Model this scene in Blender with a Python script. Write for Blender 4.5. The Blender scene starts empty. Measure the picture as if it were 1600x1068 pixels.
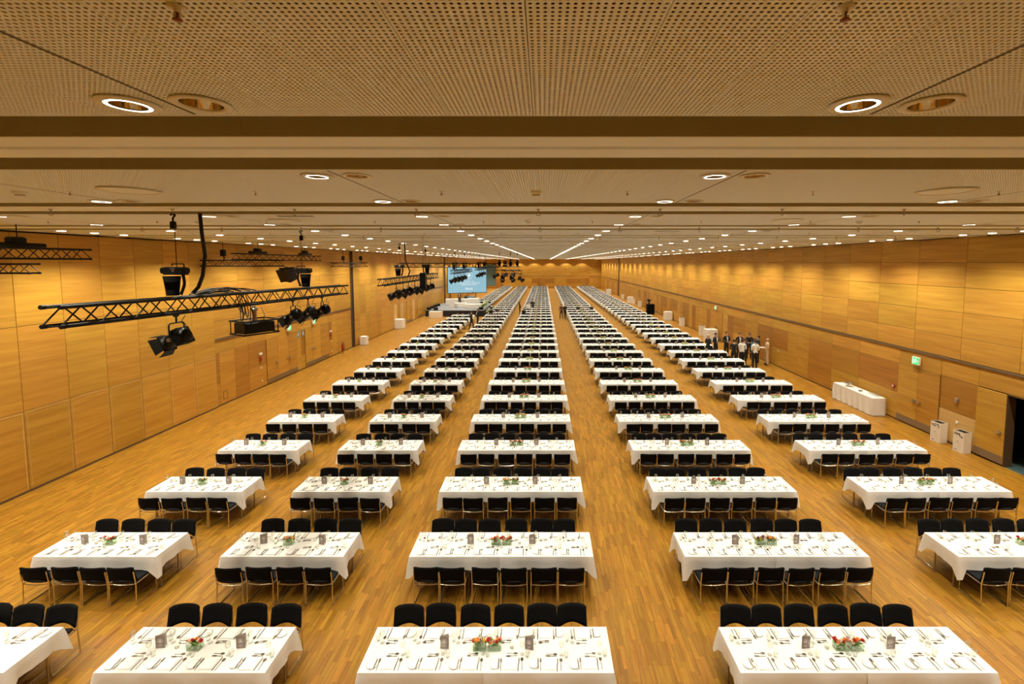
import bpy, math, random
import numpy as np
from mathutils import Vector, Matrix, Euler
R = math.radians
random.seed(7)
SC = bpy.context.scene
COL = SC.collection

# ------------------------------------------------------------------ camera
CAM_H = 6.48
FPX, PPX, PPY = 711.0, 849.0, 462.0          # focal length and optical centre, pixels of a 1600 x 1068 frame
PITCH = R(4.19)
cam = bpy.data.cameras.new('camera'); camo = bpy.data.objects.new('camera', cam); COL.objects.link(camo)
cam.sensor_fit = 'HORIZONTAL'; cam.sensor_width = 36.0
cam.lens = FPX / 1600.0 * 36.0
cam.shift_x = -(PPX - 800.0) / 1600.0
cam.shift_y = -(534.0 - PPY) / 1600.0
cam.clip_start = 0.05; cam.clip_end = 400
camo.location = (0, 0, CAM_H); camo.rotation_euler = (R(90) - PITCH, 0, 0)
SC.camera = camo
_c, _s = math.cos(PITCH), math.sin(PITCH)
def px(x, y, z):
    z -= CAM_H; zc = y * _c - z * _s
    if zc < .1: return (-9e3, -9e3, zc)
    return (PPX + FPX * x / zc, PPY + FPX * (-y * _s - z * _c) / zc, zc)
def seen(x, y, z, m=0):
    a, b, zc = px(x, y, z)
    return zc > .1 and -m < a < 1600 + m and -m < b < 1068 + m

# ------------------------------------------------------------------ world, light, exposure
world = bpy.data.worlds.new('world'); SC.world = world; world.use_nodes = True
world.node_tree.nodes['Background'].inputs[0].default_value = (.02, .018, .014, 1)
world.node_tree.nodes['Background'].inputs[1].default_value = 1.0
SC.view_settings.view_transform = 'Standard'; SC.view_settings.look = 'None'
SC.view_settings.exposure = 0.0; SC.view_settings.gamma = 1.0
SC.view_settings.use_curve_mapping = False
LAMP_COL = (1.0, .94, .77)
P_MAIN, P_WASH = 378.0, 318.0                # watts of a ceiling downlight, of a wall washer
try:
    SC.cycles.use_denoising = True; SC.cycles.max_bounces = 6; SC.cycles.diffuse_bounces = 4; SC.cycles.use_adaptive_sampling = True; SC.cycles.adaptive_threshold = .03; SC.cycles.adaptive_min_samples = 16
    SC.cycles.sample_clamp_indirect = 6.0; SC.cycles.transparent_max_bounces = 10; SC.cycles.caustics_refractive = False; SC.cycles.caustics_reflective = False
except Exception: pass

# ------------------------------------------------------------------ materials
MATS = {}
def nt(name):
    m = bpy.data.materials.new(name); m.use_nodes = True; MATS[name] = m
    t = m.node_tree; return m, t, t.nodes['Principled BSDF']
def plain(name, col, rough=.5, metal=0., spec=None, bump=0., bscale=60., emit=None, estr=0., vary=0.):
    m, t, b = nt(name)
    b.inputs['Base Color'].default_value = (*col, 1); b.inputs['Roughness'].default_value = rough; b.inputs['Metallic'].default_value = metal
    if spec is not None: b.inputs['Specular IOR Level'].default_value = spec
    n = t.nodes.new('ShaderNodeTexNoise'); n.inputs['Scale'].default_value = bscale; n.inputs['Detail'].default_value = 3
    tc = t.nodes.new('ShaderNodeTexCoord'); t.links.new(tc.outputs['Object'], n.inputs['Vector'])
    if vary:
        mx = t.nodes.new('ShaderNodeMix'); mx.data_type = 'RGBA'; mx.inputs[6].default_value = (*[c * (1 - vary) for c in col], 1); mx.inputs[7].default_value = (*[min(1, c * (1 + vary)) for c in col], 1)
        t.links.new(n.outputs['Fac'], mx.inputs[0]); t.links.new(mx.outputs[2], b.inputs['Base Color'])
    if bump:
        bp = t.nodes.new('ShaderNodeBump'); bp.inputs['Strength'].default_value = bump; bp.inputs['Distance'].default_value = .01
        t.links.new(n.outputs['Fac'], bp.inputs['Height']); t.links.new(bp.outputs['Normal'], b.inputs['Normal'])
    if emit:
        b.inputs['Emission Color'].default_value = (*emit, 1); b.inputs['Emission Strength'].default_value = estr
        m.cycles.emission_sampling = 'NONE'
    return m
def mth(t, op, a, b=None, c=None):
    n = t.nodes.new('ShaderNodeMath'); n.operation = op
    for i, v in enumerate((a, b, c)):
        if v is None: continue
        if hasattr(v, 'is_linked') or hasattr(v, 'links'): t.links.new(v, n.inputs[i])
        else: n.inputs[i].default_value = v
    return n.outputs[0]
def wood(name, dark, light, grain_axis, rough=.45, rnd='object', contrast=.38, fig=1.0, spread=.10):
    """veneer: long figure running along grain_axis (world metres), each piece offset and toned on its own"""
    m, t, b = nt(name)
    g = t.nodes.new('ShaderNodeNewGeometry'); oi = t.nodes.new('ShaderNodeObjectInfo')
    r = oi.outputs['Random'] if rnd == 'object' else g.outputs['Random Per Island']
    mp = t.nodes.new('ShaderNodeMapping')
    s = {'y': (3.0, .45, 7.5), 'x': (.45, 3.0, 7.5), 'floor': (22., 1.3, 4.)}[grain_axis]
    mp.inputs['Scale'].default_value = [v * fig for v in s]
    off = t.nodes.new('ShaderNodeVectorMath'); off.operation = 'SCALE'; off.inputs[0].default_value = (17.3, 31.7, 53.1); t.links.new(r, off.inputs['Scale'])
    add = t.nodes.new('ShaderNodeVectorMath'); add.operation = 'ADD'
    t.links.new(g.outputs['Position'], add.inputs[0]); t.links.new(off.outputs[0], add.inputs[1]); t.links.new(add.outputs[0], mp.inputs['Vector'])
    n = t.nodes.new('ShaderNodeTexNoise'); n.inputs['Scale'].default_value = 1.0; n.inputs['Detail'].default_value = 4; n.inputs['Roughness'].default_value = .55; n.inputs['Distortion'].default_value = .6
    t.links.new(mp.outputs[0], n.inputs['Vector'])
    cr = t.nodes.new('ShaderNodeMapRange'); cr.inputs['From Min'].default_value = .5 - contrast / 2; cr.inputs['From Max'].default_value = .5 + contrast / 2
    t.links.new(n.outputs['Fac'], cr.inputs['Value'])
    mx = t.nodes.new('ShaderNodeMix'); mx.data_type = 'RGBA'; mx.inputs[6].default_value = (*dark, 1); mx.inputs[7].default_value = (*light, 1)
    t.links.new(cr.outputs[0], mx.inputs[0])
    hs = t.nodes.new('ShaderNodeHueSaturation')
    t.links.new(mx.outputs[2], hs.inputs['Color'])
    t.links.new(mth(t, 'MULTIPLY_ADD', r, 2 * spread, 1 - spread), hs.inputs['Value'])
    t.links.new(mth(t, 'MULTIPLY_ADD', mth(t, 'FRACT', mth(t, 'MULTIPLY', r, 7.31)), .012, .494), hs.inputs['Hue'])
    t.links.new(hs.outputs[0], b.inputs['Base Color'])
    b.inputs['Roughness'].default_value = rough
    b.inputs['Specular IOR Level'].default_value = .35
    return m
WOOD_D, WOOD_L = (.44, .215, .027), (.58, .315, .048)
wood('maple', WOOD_D, WOOD_L, 'y')
wood('maple_far', WOOD_D, WOOD_L, 'x')
wood('maple_dark', (.33, .145, .019), (.43, .20, .030), 'y')
wood('maple_pale', (.56, .36, .12), (.66, .45, .17), 'y')
wood('oak_piece', (.230, .099, .0075), (.370, .177, .018), 'floor', rough=.38, spread=.20)
wood('oak_island', (.230, .099, .0075), (.370, .177, .018), 'floor', rough=.38, rnd='island', spread=.20)
def far_floor():
    m, t, b = nt('oak_far')
    g = t.nodes.new('ShaderNodeNewGeometry'); mp = t.nodes.new('ShaderNodeMapping'); mp.inputs['Rotation'].default_value = (0, 0, R(90))
    t.links.new(g.outputs['Position'], mp.inputs['Vector'])
    br = t.nodes.new('ShaderNodeTexBrick'); br.inputs['Scale'].default_value = 1.0; br.inputs['Brick Width'].default_value = .45; br.inputs['Row Height'].default_value = .08
    br.inputs['Mortar Size'].default_value = .001; br.inputs['Color1'].default_value = (.230, .099, .0075, 1); br.inputs['Color2'].default_value = (.370, .177, .018, 1); br.inputs['Mortar'].default_value = (.2, .09, .02, 1)
    t.links.new(mp.outputs[0], br.inputs['Vector']); t.links.new(br.outputs['Color'], b.inputs['Base Color']); b.inputs['Roughness'].default_value = .38; b.inputs['Specular IOR Level'].default_value = .35
far_floor()
CEIL_C = (.86, .93, .93)
HP, HR = .0257, .0071                         # ceiling perforation pitch and radius
plain('ceiling_paint', CEIL_C, .6)
def far_holes():
    m, t, b = nt('ceiling_perforated')
    g = t.nodes.new('ShaderNodeNewGeometry'); sp = t.nodes.new('ShaderNodeSeparateXYZ'); t.links.new(g.outputs['Position'], sp.inputs[0])
    d = []
    for ax, o in (('X', 2.05 + .0172 - HP / 2 + 50 * .497), ('Y', 0.)):
        v = mth(t, 'ADD', sp.outputs[ax], o)
        if ax == 'X': v = mth(t, 'SUBTRACT', mth(t, 'MULTIPLY', mth(t, 'FRACT', mth(t, 'DIVIDE', v, .497)), .497), 0.)
        f = mth(t, 'SUBTRACT', mth(t, 'FRACT', mth(t, 'DIVIDE', v, HP)), .5); d.append(mth(t, 'MULTIPLY', f, f))
    k = mth(t, 'LESS_THAN', mth(t, 'SQRT', mth(t, 'ADD', d[0], d[1])), HR / HP)
    mx = t.nodes.new('ShaderNodeMix'); mx.data_type = 'RGBA'; mx.inputs[6].default_value = (*CEIL_C, 1); mx.inputs[7].default_value = (.012, .009, .006, 1)
    t.links.new(k, mx.inputs[0]); t.links.new(mx.outputs[2], b.inputs['Base Color']); b.inputs['Roughness'].default_value = .6
far_holes()
plain('void_black', (.006, .005, .004), .9)
plain('slot_paint', (.58, .56, .40), .7)
plain('strip_paint', (.86, .92, .88), .5)
plain('groove_dark', (.05, .03, .012), .7)
plain('trim_ring', (.76, .77, .68), .4)
plain('lamp_glow', (1, .9, .7), .5, emit=(1, .92, .74), estr=9.)
plain('gold_reflector', (.85, .76, .56), .12, 1.)
plain('cloth_white', (.78, .765, .73), .85, bump=.5, bscale=7.)
plain('napkin_white', (.87, .86, .83), .9)
plain('china_white', (.86, .85, .82), .15)
plain('steel', (.42, .40, .37), .22, 1.)
plain('chrome', (.72, .69, .63), .14, 1.)
plain('chair_fabric', (.006, .0055, .0055), .95, spec=.12)
plain('chair_seat', (.012, .013, .016), .95, spec=.15)
plain('table_metal', (.35, .30, .24), .35, .8)
plain('table_wood', (.30, .22, .14), .6)
def glass(name, tint=(.96, .98, .96), amt=.10):
    m = bpy.data.materials.new(name); m.use_nodes = True; MATS[name] = m; t = m.node_tree; t.nodes.clear()
    o = t.nodes.new('ShaderNodeOutputMaterial'); mx = t.nodes.new('ShaderNodeMixShader'); tr = t.nodes.new('ShaderNodeBsdfTransparent'); gl = t.nodes.new('ShaderNodeBsdfGlossy')
    lw = t.nodes.new('ShaderNodeLayerWeight'); lw.inputs['Blend'].default_value = .35
    tr.inputs[0].default_value = (*tint, 1); gl.inputs['Roughness'].default_value = .04
    t.links.new(mth(t, 'ADD', mth(t, 'MULTIPLY', lw.outputs['Facing'], .32), amt), mx.inputs[0])
    t.links.new(tr.outputs[0], mx.inputs[1]); t.links.new(gl.outputs[0], mx.inputs[2]); t.links.new(mx.outputs[0], o.inputs[0])
glass('glass_clear', (.98, .985, .97), amt=.03); glass('glass_vase', (.88, .96, .86), .08)
plain('votive_frost', (.72, .74, .62), .5)
plain('card_mauve', (.30, .235, .215), .6, vary=.25, bscale=25.)
plain('card_pale', (.55, .50, .45), .7)
plain('print_white', (.80, .76, .72), .6)
plain('leaf_green', (.16, .30, .06), .6, vary=.35, bscale=40.)
plain('stem_green', (.30, .42, .14), .6)
for n_, c_ in dict(bloom_red=(.50, .03, .025), bloom_orange=(.85, .28, .06), bloom_yellow=(.85, .58, .05), bloom_purple=(.10, .06, .22), bloom_pink=(.75, .30, .26), bloom_cream=(.80, .72, .45)).items(): plain(n_, c_, .7)
plain('rig_black', (.005, .0045, .004), .5, spec=.25)
plain('rig_fabric', (.004, .0035, .003), .95, spec=.1)
plain('rig_steel', (.40, .37, .33), .3, .9)
plain('rig_rubber', (.008, .008, .008), .6)
plain('lens_glass', (.25, .30, .36), .08, .6)
plain('dark_gap', (.020, .012, .006), .8)
plain('rail_dark', (.16, .105, .055), .5)
plain('floor_gap', (.13, .055, .008), .6)
plain('base_dark', (.10, .055, .022), .6)
plain('vent_metal', (.30, .22, .12), .45, .5)
plain('kick_metal', (.22, .15, .085), .45)
plain('door_steel', (.52, .45, .36), .3, .9)
plain('white_plastic', (.82, .78, .70), .4)
plain('white_card', (.80, .74, .64), .7)
plain('red_paint', (.30, .02, .015), .4)
plain('red_dark', (.22, .035, .02), .5)
plain('sign_green', (.02, .32, .10), .5, emit=(.05, .75, .25), estr=.9)
plain('sign_white', (.9, .95, .9), .5, emit=(.85, 1, .9), estr=.9)
plain('sign_grey', (.14, .22, .20), .5)
plain('carpet_teal', (.045, .085, .085), .95)
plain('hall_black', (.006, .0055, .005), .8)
plain('screen_blue', (.05, .08, .1), .8, emit=(.27, .50, .60), estr=.95)
plain('screen_white', (.1, .1, .1), .8, emit=(.95, .98, 1), estr=.95)
plain('screen_border', (.02, .02, .02), .7)
plain('stage_top', (.17, .18, .20), .55)
plain('stage_skirt', (.012, .012, .014), .9)
plain('skirt_white', (.78, .75, .70), .85)
plain('black_gloss', (.010, .009, .009), .2)
plain('skin', (.52, .30, .20), .55)
plain('hair_dark', (.020, .013, .009), .7); plain('hair_fair', (.45, .30, .13), .7); plain('hair_brown', (.09, .045, .02), .7)
plain('suit_black', (.010, .010, .011), .8); plain('suit_navy', (.014, .018, .032), .8); plain('shirt_white', (.78, .75, .68), .8)
plain('dress_beige', (.58, .42, .25), .8); plain('jacket_blue', (.03, .10, .19), .8); plain('shoe_black', (.01, .009, .008), .4); plain('waistcoat_brown', (.12, .05, .02), .8)
plain('paper_white', (.85, .83, .78), .8)
# ------------------------------------------------------------------ mesh helpers
class MB:
    def __init__(s): s.v, s.f, s.mi, s.sm = [], [], [], []
    def add(s, vs, fs, mi=0, smooth=False, M=None):
        o = len(s.v)
        s.v += [tuple(M @ Vector(p)) for p in vs] if M is not None else [tuple(p) for p in vs]
        for f in fs: s.f.append([i + o for i in f]); s.mi.append(mi); s.sm.append(smooth)
        return s
    def box(s, x0, x1, y0, y1, z0, z1, mi=0, M=None):
        return s.add([(x0, y0, z0), (x1, y0, z0), (x1, y1, z0), (x0, y1, z0), (x0, y0, z1), (x1, y0, z1), (x1, y1, z1), (x0, y1, z1)],
                     [(0, 3, 2, 1), (4, 5, 6, 7), (0, 1, 5, 4), (1, 2, 6, 5), (2, 3, 7, 6), (3, 0, 4, 7)], mi, False, M)
    def cbox(s, x0, x1, y0, y1, z0, z1, b, mi=0, M=None):
        """box with chamfered upright and top edges"""
        P = lambda d, z: [(x0 + b + d, y0 + d, z), (x1 - b - d, y0 + d, z), (x1 - d, y0 + b + d, z), (x1 - d, y1 - b - d, z), (x1 - b - d, y1 - d, z), (x0 + b + d, y1 - d, z), (x0 + d, y1 - b - d, z), (x0 + d, y0 + b + d, z)]
        vs = P(0, z0) + P(0, z1 - b) + P(b, z1)
        fs = [tuple(range(7, -1, -1)), tuple(range(16, 24))]
        for l in (0, 8):
            for i in range(8): fs.append((l + i, l + (i + 1) % 8, l + 8 + (i + 1) % 8, l + 8 + i))
        return s.add(vs, fs, mi, False, M)
    def tube(s, pts, r, n=8, mi=0, closed=False, caps=True, M=None, smooth=True):
        pts = [Vector(p) for p in pts]; N = len(pts); rr = r if isinstance(r, (list, tuple)) else [r] * N
        vs, fs = [], []; up = None
        for i, p in enumerate(pts):
            if closed: d = (pts[(i + 1) % N] - pts[i - 1])
            else: d = (pts[min(i + 1, N - 1)] - pts[max(i - 1, 0)])
            d = d.normalized() if d.length > 1e-9 else Vector((0, 0, 1))
            if up is None:
                up = Vector((0, 0, 1)) if abs(d.z) < .9 else Vector((1, 0, 0))
            a = d.cross(up); a = a.normalized() if a.length > 1e-6 else d.orthogonal().normalized()
            up = a.cross(d).normalized()
            for k in range(n):
                t = 2 * math.pi * k / n; vs.append(p + (a * math.cos(t) + up * math.sin(t)) * rr[i])
        for i in range(N if closed else N - 1):
            j = (i + 1) % N
            for k in range(n): fs.append((i * n + k, i * n + (k + 1) % n, j * n + (k + 1) % n, j * n + k))
        s.add(vs, fs, mi, smooth, M)
        if caps and not closed:
            s.add(vs[:n], [tuple(range(n))], mi, False, M); s.add(vs[-n:], [tuple(range(n - 1, -1, -1))], mi, False, M)
        return s
    def lathe(s, prof, n=16, mi=0, M=None, smooth=True, cap0=False, cap1=False):
        vs, fs = [], []
        for r, z in prof:
            for k in range(n): t = 2 * math.pi * k / n; vs.append((r * math.cos(t), r * math.sin(t), z))
        for i in range(len(prof) - 1):
            for k in range(n): fs.append((i * n + k, i * n + (k + 1) % n, (i + 1) * n + (k + 1) % n, (i + 1) * n + k))
        if cap0: fs.append(tuple(range(n - 1, -1, -1)))
        if cap1: fs.append(tuple(range((len(prof) - 1) * n, len(prof) * n)))
        return s.add(vs, fs, mi, smooth, M)
    def ball(s, c, rx, ry=None, rz=None, n=10, m=6, mi=0, M=None):
        ry = ry or rx; rz = rz or rx; vs, fs = [], []
        for i in range(m + 1):
            p = math.pi * i / m
            for k in range(n): t = 2 * math.pi * k / n; vs.append((c[0] + rx * math.sin(p) * math.cos(t), c[1] + ry * math.sin(p) * math.sin(t), c[2] - rz * math.cos(p)))
        for i in range(m):
            for k in range(n): fs.append((i * n + k, i * n + (k + 1) % n, (i + 1) * n + (k + 1) % n, (i + 1) * n + k))
        return s.add(vs, fs, mi, True, M)
    def prism(s, poly, z0, z1, mi=0, M=None):
        """poly: xy outline (counter-clockwise), extruded z0..z1"""
        n = len(poly); vs = [(x, y, z0) for x, y in poly] + [(x, y, z1) for x, y in poly]
        fs = [tuple(range(n - 1, -1, -1)), tuple(range(n, 2 * n))] + [(i, (i + 1) % n, n + (i + 1) % n, n + i) for i in range(n)]
        return s.add(vs, fs, mi, False, M)
    def sheet(s, grid, thick, mi=0, M=None, smooth=True):
        """grid[i][j] of points -> closed slab; thick: offset vector"""
        a, b = len(grid), len(grid[0]); t = Vector(thick)
        vs = [Vector(p) for row in grid for p in row]; n = len(vs); vs = vs + [v + t for v in vs]; fs = []
        for i in range(a - 1):
            for j in range(b - 1):
                q = (i * b + j, i * b + j + 1, (i + 1) * b + j + 1, (i + 1) * b + j); fs.append(q[::-1]); fs.append(tuple(k + n for k in q))
        rim = [j for j in range(b)] + [i * b + b - 1 for i in range(1, a)] + [(a - 1) * b + j for j in range(b - 2, -1, -1)] + [i * b for i in range(a - 2, 0, -1)]
        for k in range(len(rim)): p, q = rim[k], rim[(k + 1) % len(rim)]; fs.append((p, q, q + n, p + n))
        return s.add(vs, fs, mi, smooth, M)
    def merge(s, o, M=None, mi=None):
        k = len(s.v); s.v += [tuple(M @ Vector(p)) for p in o.v] if M is not None else list(o.v)
        for f, m_, sm in zip(o.f, o.mi, o.sm): s.f.append([i + k for i in f]); s.mi.append(m_ if mi is None else mi); s.sm.append(sm)
        return s
    def mesh(s, name, *mats):
        me = bpy.data.meshes.new(name); me.from_pydata(s.v, [], s.f)
        if any(s.mi): me.polygons.foreach_set('material_index', s.mi)
        if any(s.sm): me.polygons.foreach_set('use_smooth', s.sm)
        for m in mats: me.materials.append(MATS[m])
        me.update(); return me
    def build(s, name, mats, parent=None, loc=(0, 0, 0), rot=(0, 0, 0)):
        return ob(name, s.mesh(name, *([mats] if isinstance(mats, str) else mats)), parent, loc, rot)
def ob(name, data, parent=None, loc=(0, 0, 0), rot=(0, 0, 0), scale=None):
    o = bpy.data.objects.new(name, data); COL.objects.link(o)
    if parent is not None: o.parent = parent
    o.location = loc; o.rotation_euler = rot if not isinstance(rot, (int, float)) else (0, 0, rot)
    if scale: o.scale = scale
    return o
def tag(o, label, cat, group=None, kind=None):
    o['label'] = label; o['category'] = cat
    if group: o['group'] = group
    if kind: o['kind'] = kind
    return o
def thing(name, label, cat, loc=(0, 0, 0), rz=0, group=None):
    e = ob(name, None, None, loc, rz); e.empty_display_size = .1
    return tag(e, label, cat, group)
def struct(o, label=None, cat=None):
    o['kind'] = 'structure'
    if label: o['label'] = label
    if cat: o['category'] = cat
    return o
def stamp(name, mb, places, mats, parent=None):
    """ONE mesh holding a copy of mb at each (x, y, z, rz[, scale])"""
    V = np.array(mb.v, np.float32); P = np.array([tuple(p) + (1.,) if len(p) == 4 else p for p in places], np.float32); n, k = len(P), len(V)
    c, s = np.cos(P[:, 3]), np.sin(P[:, 3]); sc = P[:, 4]
    out = np.empty((n, k, 3), np.float32)
    out[:, :, 0] = (V[None, :, 0] * c[:, None] - V[None, :, 1] * s[:, None]) * sc[:, None] + P[:, 0:1]
    out[:, :, 1] = (V[None, :, 0] * s[:, None] + V[None, :, 1] * c[:, None]) * sc[:, None] + P[:, 1:2]
    out[:, :, 2] = V[None, :, 2] * sc[:, None] + P[:, 2:3]
    tot = np.array([len(f) for f in mb.f], np.int32); loops = np.array([i for f in mb.f for i in f], np.int32); L = len(loops)
    start = np.concatenate([[0], np.cumsum(tot)[:-1]]).astype(np.int32)
    LL = (loops[None, :] + (np.arange(n, dtype=np.int32) * k)[:, None]).ravel(); SS = (start[None, :] + (np.arange(n, dtype=np.int32) * L)[:, None]).ravel()
    me = bpy.data.meshes.new(name); me.vertices.add(n * k); me.vertices.foreach_set('co', out.ravel())
    me.loops.add(len(LL)); me.loops.foreach_set('vertex_index', LL)
    me.polygons.add(len(SS)); me.polygons.foreach_set('loop_start', SS)
    me.polygons.foreach_set('material_index', np.tile(np.array(mb.mi, np.int32), n)); me.polygons.foreach_set('use_smooth', np.tile(np.array(mb.sm, bool), n))
    for m in ([mats] if isinstance(mats, str) else mats): me.materials.append(MATS[m])
    me.update(calc_edges=True)
    return ob(name, me, parent)
ORDW = 'first second third fourth fifth sixth seventh eighth ninth tenth eleventh twelfth thirteenth fourteenth fifteenth sixteenth seventeenth eighteenth nineteenth twentieth'.split()
def ordw(i):                                   # 0 -> first
    if i < 20: return ORDW[i]
    tens = {2: 'twenty', 3: 'thirty', 4: 'forty', 5: 'fifty'}; t_, u = divmod(i + 1, 10)
    return {2: 'twentieth', 3: 'thirtieth', 4: 'fortieth', 5: 'fiftieth'}[t_] if u == 0 else tens[t_] + '-' + ORDW[u - 1]
def arc(pts, rad, n=3):
    """polyline with rounded corners"""
    pts = [Vector(p) for p in pts]; out = [pts[0]]
    for i in range(1, len(pts) - 1):
        a, b, c = pts[i - 1], pts[i], pts[i + 1]; d1 = (a - b); d2 = (c - b); r = min(rad, d1.length * .45, d2.length * .45)
        p, q = b + d1.normalized() * r, b + d2.normalized() * r
        for k in range(n + 1): t = k / n; out.append(p.lerp(b, t).lerp(b.lerp(q, t), t))
    out.append(pts[-1]); return out
# ------------------------------------------------------------------ the hall
XW, ZC, YEND, YBACK = 14.63, 7.35, 116.0, -1.6
# floor: dark slab under the wood blocks; blocks are real pieces as far as they can be told apart
Y_BLOCKS = 45.0
fl = struct(MB().box(-XW - .1, XW + .1, YBACK, Y_BLOCKS - .4, -.12, -.006).build('floor', 'floor_gap'), 'oak strip parquet floor running the length of the hall', 'floor')
MB().box(-XW - .1, XW + .1, Y_BLOCKS - .4, YEND, -.1, -.0008).build('far_parquet', 'oak_far', fl)
BW, BL = .08, .45
def block_mb(w, l, b=.0008):
    m = MB(); z0, z1 = -.006, 0.
    vs = [(-w/2, 0, z0), (w/2, 0, z0), (w/2, l, z0), (-w/2, l, z0), (-w/2+b, b, z1), (w/2-b, b, z1), (w/2-b, l-b, z1), (-w/2+b, l-b, z1)]
    return m.add(vs, [(4, 5, 6, 7), (0, 1, 5, 4), (1, 2, 6, 5), (2, 3, 7, 6), (3, 0, 4, 7)])
blk = block_mb(BW - .0006, BL - .0006); blk_me = blk.mesh('wood_block', 'oak_piece')
spots = []
rf = random.Random(3)
for i in range(int(2 * XW / BW) + 1):
    x = -XW + BW * (i + .5); y = 1.0 - rf.random() * BL
    while y < Y_BLOCKS - BL * .5: spots.append((x, y)); y += BL
def near_key(p):
    a, b, zc = px(p[0], p[1] + .2, 0)
    hid = any(abs(p[0] - cx) < w / 2 + .05 for cx, w in ((-8.78, 2.4), (-5.11, 2.42), (-.81, 3.6), (4.57, 3.6), (9.95, 3.6)))
    return zc + (50 if hid or not (0 < a < 1600 and b < 1068) else 0)
spots.sort(key=near_key)
for x, y in spots[:300]: ob('wood_block', blk_me, fl, (x, y, 0))
o = stamp('wood_blocks', blk, [(x, y, 0, 0) for x, y in spots[300:]], 'oak_island', fl); o['kind'] = 'stuff'
# long floor duct covers (dark joints along the hall)
for k, xj in enumerate((-7.05, 7.45)):
    MB().box(xj - .006, xj + .006, 1, YEND - 1, 0, .0012).build('duct_joint', 'base_dark', fl)

# ceiling: perforated panels in bays, dark slots and a rail strip between the bays
BAY0, PER, BLEN, SLOT1, STRIP, SLOT2 = 4.36, 3.96, 2.38, .46, .62, .50
bays = [k for k in range(-1, 29)]
ce = struct(MB().box(-XW - .1, XW + .1, YBACK, YEND, 7.95, 8.05).build('ceiling', 'void_black'), 'perforated beige metal panel ceiling with dark slots', 'ceiling')
PW = .497; X0 = -2.05 - PW * 25
def panel_mb(cut=()):
    m = MB(); nx, ny = 19, 92; mx = (PW - .004 - nx * HP) / 2; my = (BLEN - ny * HP) / 2; hw = PW / 2 - .002
    oct_ = [(HR * math.cos(R(22.5 + 45 * k)), HR * math.sin(R(22.5 + 45 * k))) for k in range(8)]
    V, Fc = m.v, m.f
    idx = {}
    def gv(i, j):
        if (i, j) not in idx:
            x = -hw + (0 if i == 0 else 2 * hw if i == nx else mx + i * HP); y = 0 if j == 0 else BLEN if j == ny else my + j * HP
            idx[(i, j)] = len(V); V.append((x, y, 0))
        return idx[(i, j)]
    for i in range(nx):
        for j in range(ny):
            cx, cy = -hw + mx + (i + .5) * HP, my + (j + .5) * HP
            if any((cx - a) ** 2 + (cy - b) ** 2 < r * r for a, b, r in cut): continue
            c00, c10, c11, c01 = gv(i, j), gv(i + 1, j), gv(i + 1, j + 1), gv(i, j + 1)
            o_ = len(V); V.extend((cx + a, cy + b, 0) for a, b in oct_); V.extend((cx + a, cy + b, .002) for a, b in oct_)
            q = [o_ + k for k in range(8)]
            # normals downward
            Fc.extend([(c10, c11, q[0], q[7])[::-1], (c11, q[1], q[0])[::-1][::-1], (c11, c01, q[2], q[1])[::-1], (c01, q[3], q[2]), (c01, c00, q[4], q[3])[::-1], (c00, q[5], q[4]), (c00, c10, q[6], q[5])[::-1], (c10, q[7], q[6])])
            for k in range(8): Fc.append((q[k], q[(k + 1) % 8], q[(k + 1) % 8] + 8, q[k] + 8))
    # folded panel rims
    for a, b in (((-hw, 0), (hw, 0)), ((hw, 0), (hw, BLEN)), ((hw, BLEN), (-hw, BLEN)), ((-hw, BLEN), (-hw, 0))):
        o_ = len(V); V.extend([(a[0], a[1], 0), (b[0], b[1], 0), (b[0], b[1], .04), (a[0], a[1], .04)]); Fc.append((o_, o_ + 1, o_ + 2, o_ + 3))
    m.mi = [0] * len(m.f); m.sm = [False] * len(m.f); return m
LY0, LY1 = .28, BLEN - .22                    # the two lamp rows of a bay
LX = [-10.20, -6.25, -2.27, 1.72, 5.72, 9.72]; DX = .40
CUT = .122
pan_plain = panel_mb().mesh('ceiling_panel', 'ceiling_paint')
pan_cut = {}
def far_panel(): return MB().box(-PW / 2 + .002, PW / 2 - .002, 0, BLEN, 0, .03)
pan_far = far_panel().mesh('ceiling_panel', 'ceiling_perforated')
allp = []
for k in bays:
    y0 = BAY0 + PER * k
    for j in range(59):
        xc = X0 + PW * (j + .5)
        if abs(xc) + PW / 2 > XW + .2: continue
        vis = any(seen(xc + dx, y0 + dy, ZC) for dx in (-.2, .2) for dy in (0, .8, 1.6, 2.3))
        allp.append((px(xc, y0 + 2.3, ZC)[2] + (0 if vis else 1000), k, xc, y0))
allp.sort()
rest = []
for n_, (d_, k, xc, y0) in enumerate(allp):
    if n_ >= 300: rest.append((xc, y0, ZC, 0)); continue
    if k <= 1:
        cut = []
        for lx in LX:
            for x in (lx, lx + DX):
                if abs(x - xc) < PW / 2 + .1: cut += [(round(x - xc, 3), LY0, CUT), (round(x - xc, 3), LY1, CUT)]
        key = tuple(cut)
        if key and key not in pan_cut: pan_cut[key] = panel_mb(cut).mesh('ceiling_panel', 'ceiling_paint')
        ob('ceiling_panel', pan_cut[key] if key else pan_plain, ce, (xc, y0, ZC))
    else: ob('ceiling_panel', pan_far, ce, (xc, y0, ZC))
o = stamp('ceiling_panels', far_panel(), rest, 'ceiling_perforated', ce); o['kind'] = 'stuff'
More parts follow.
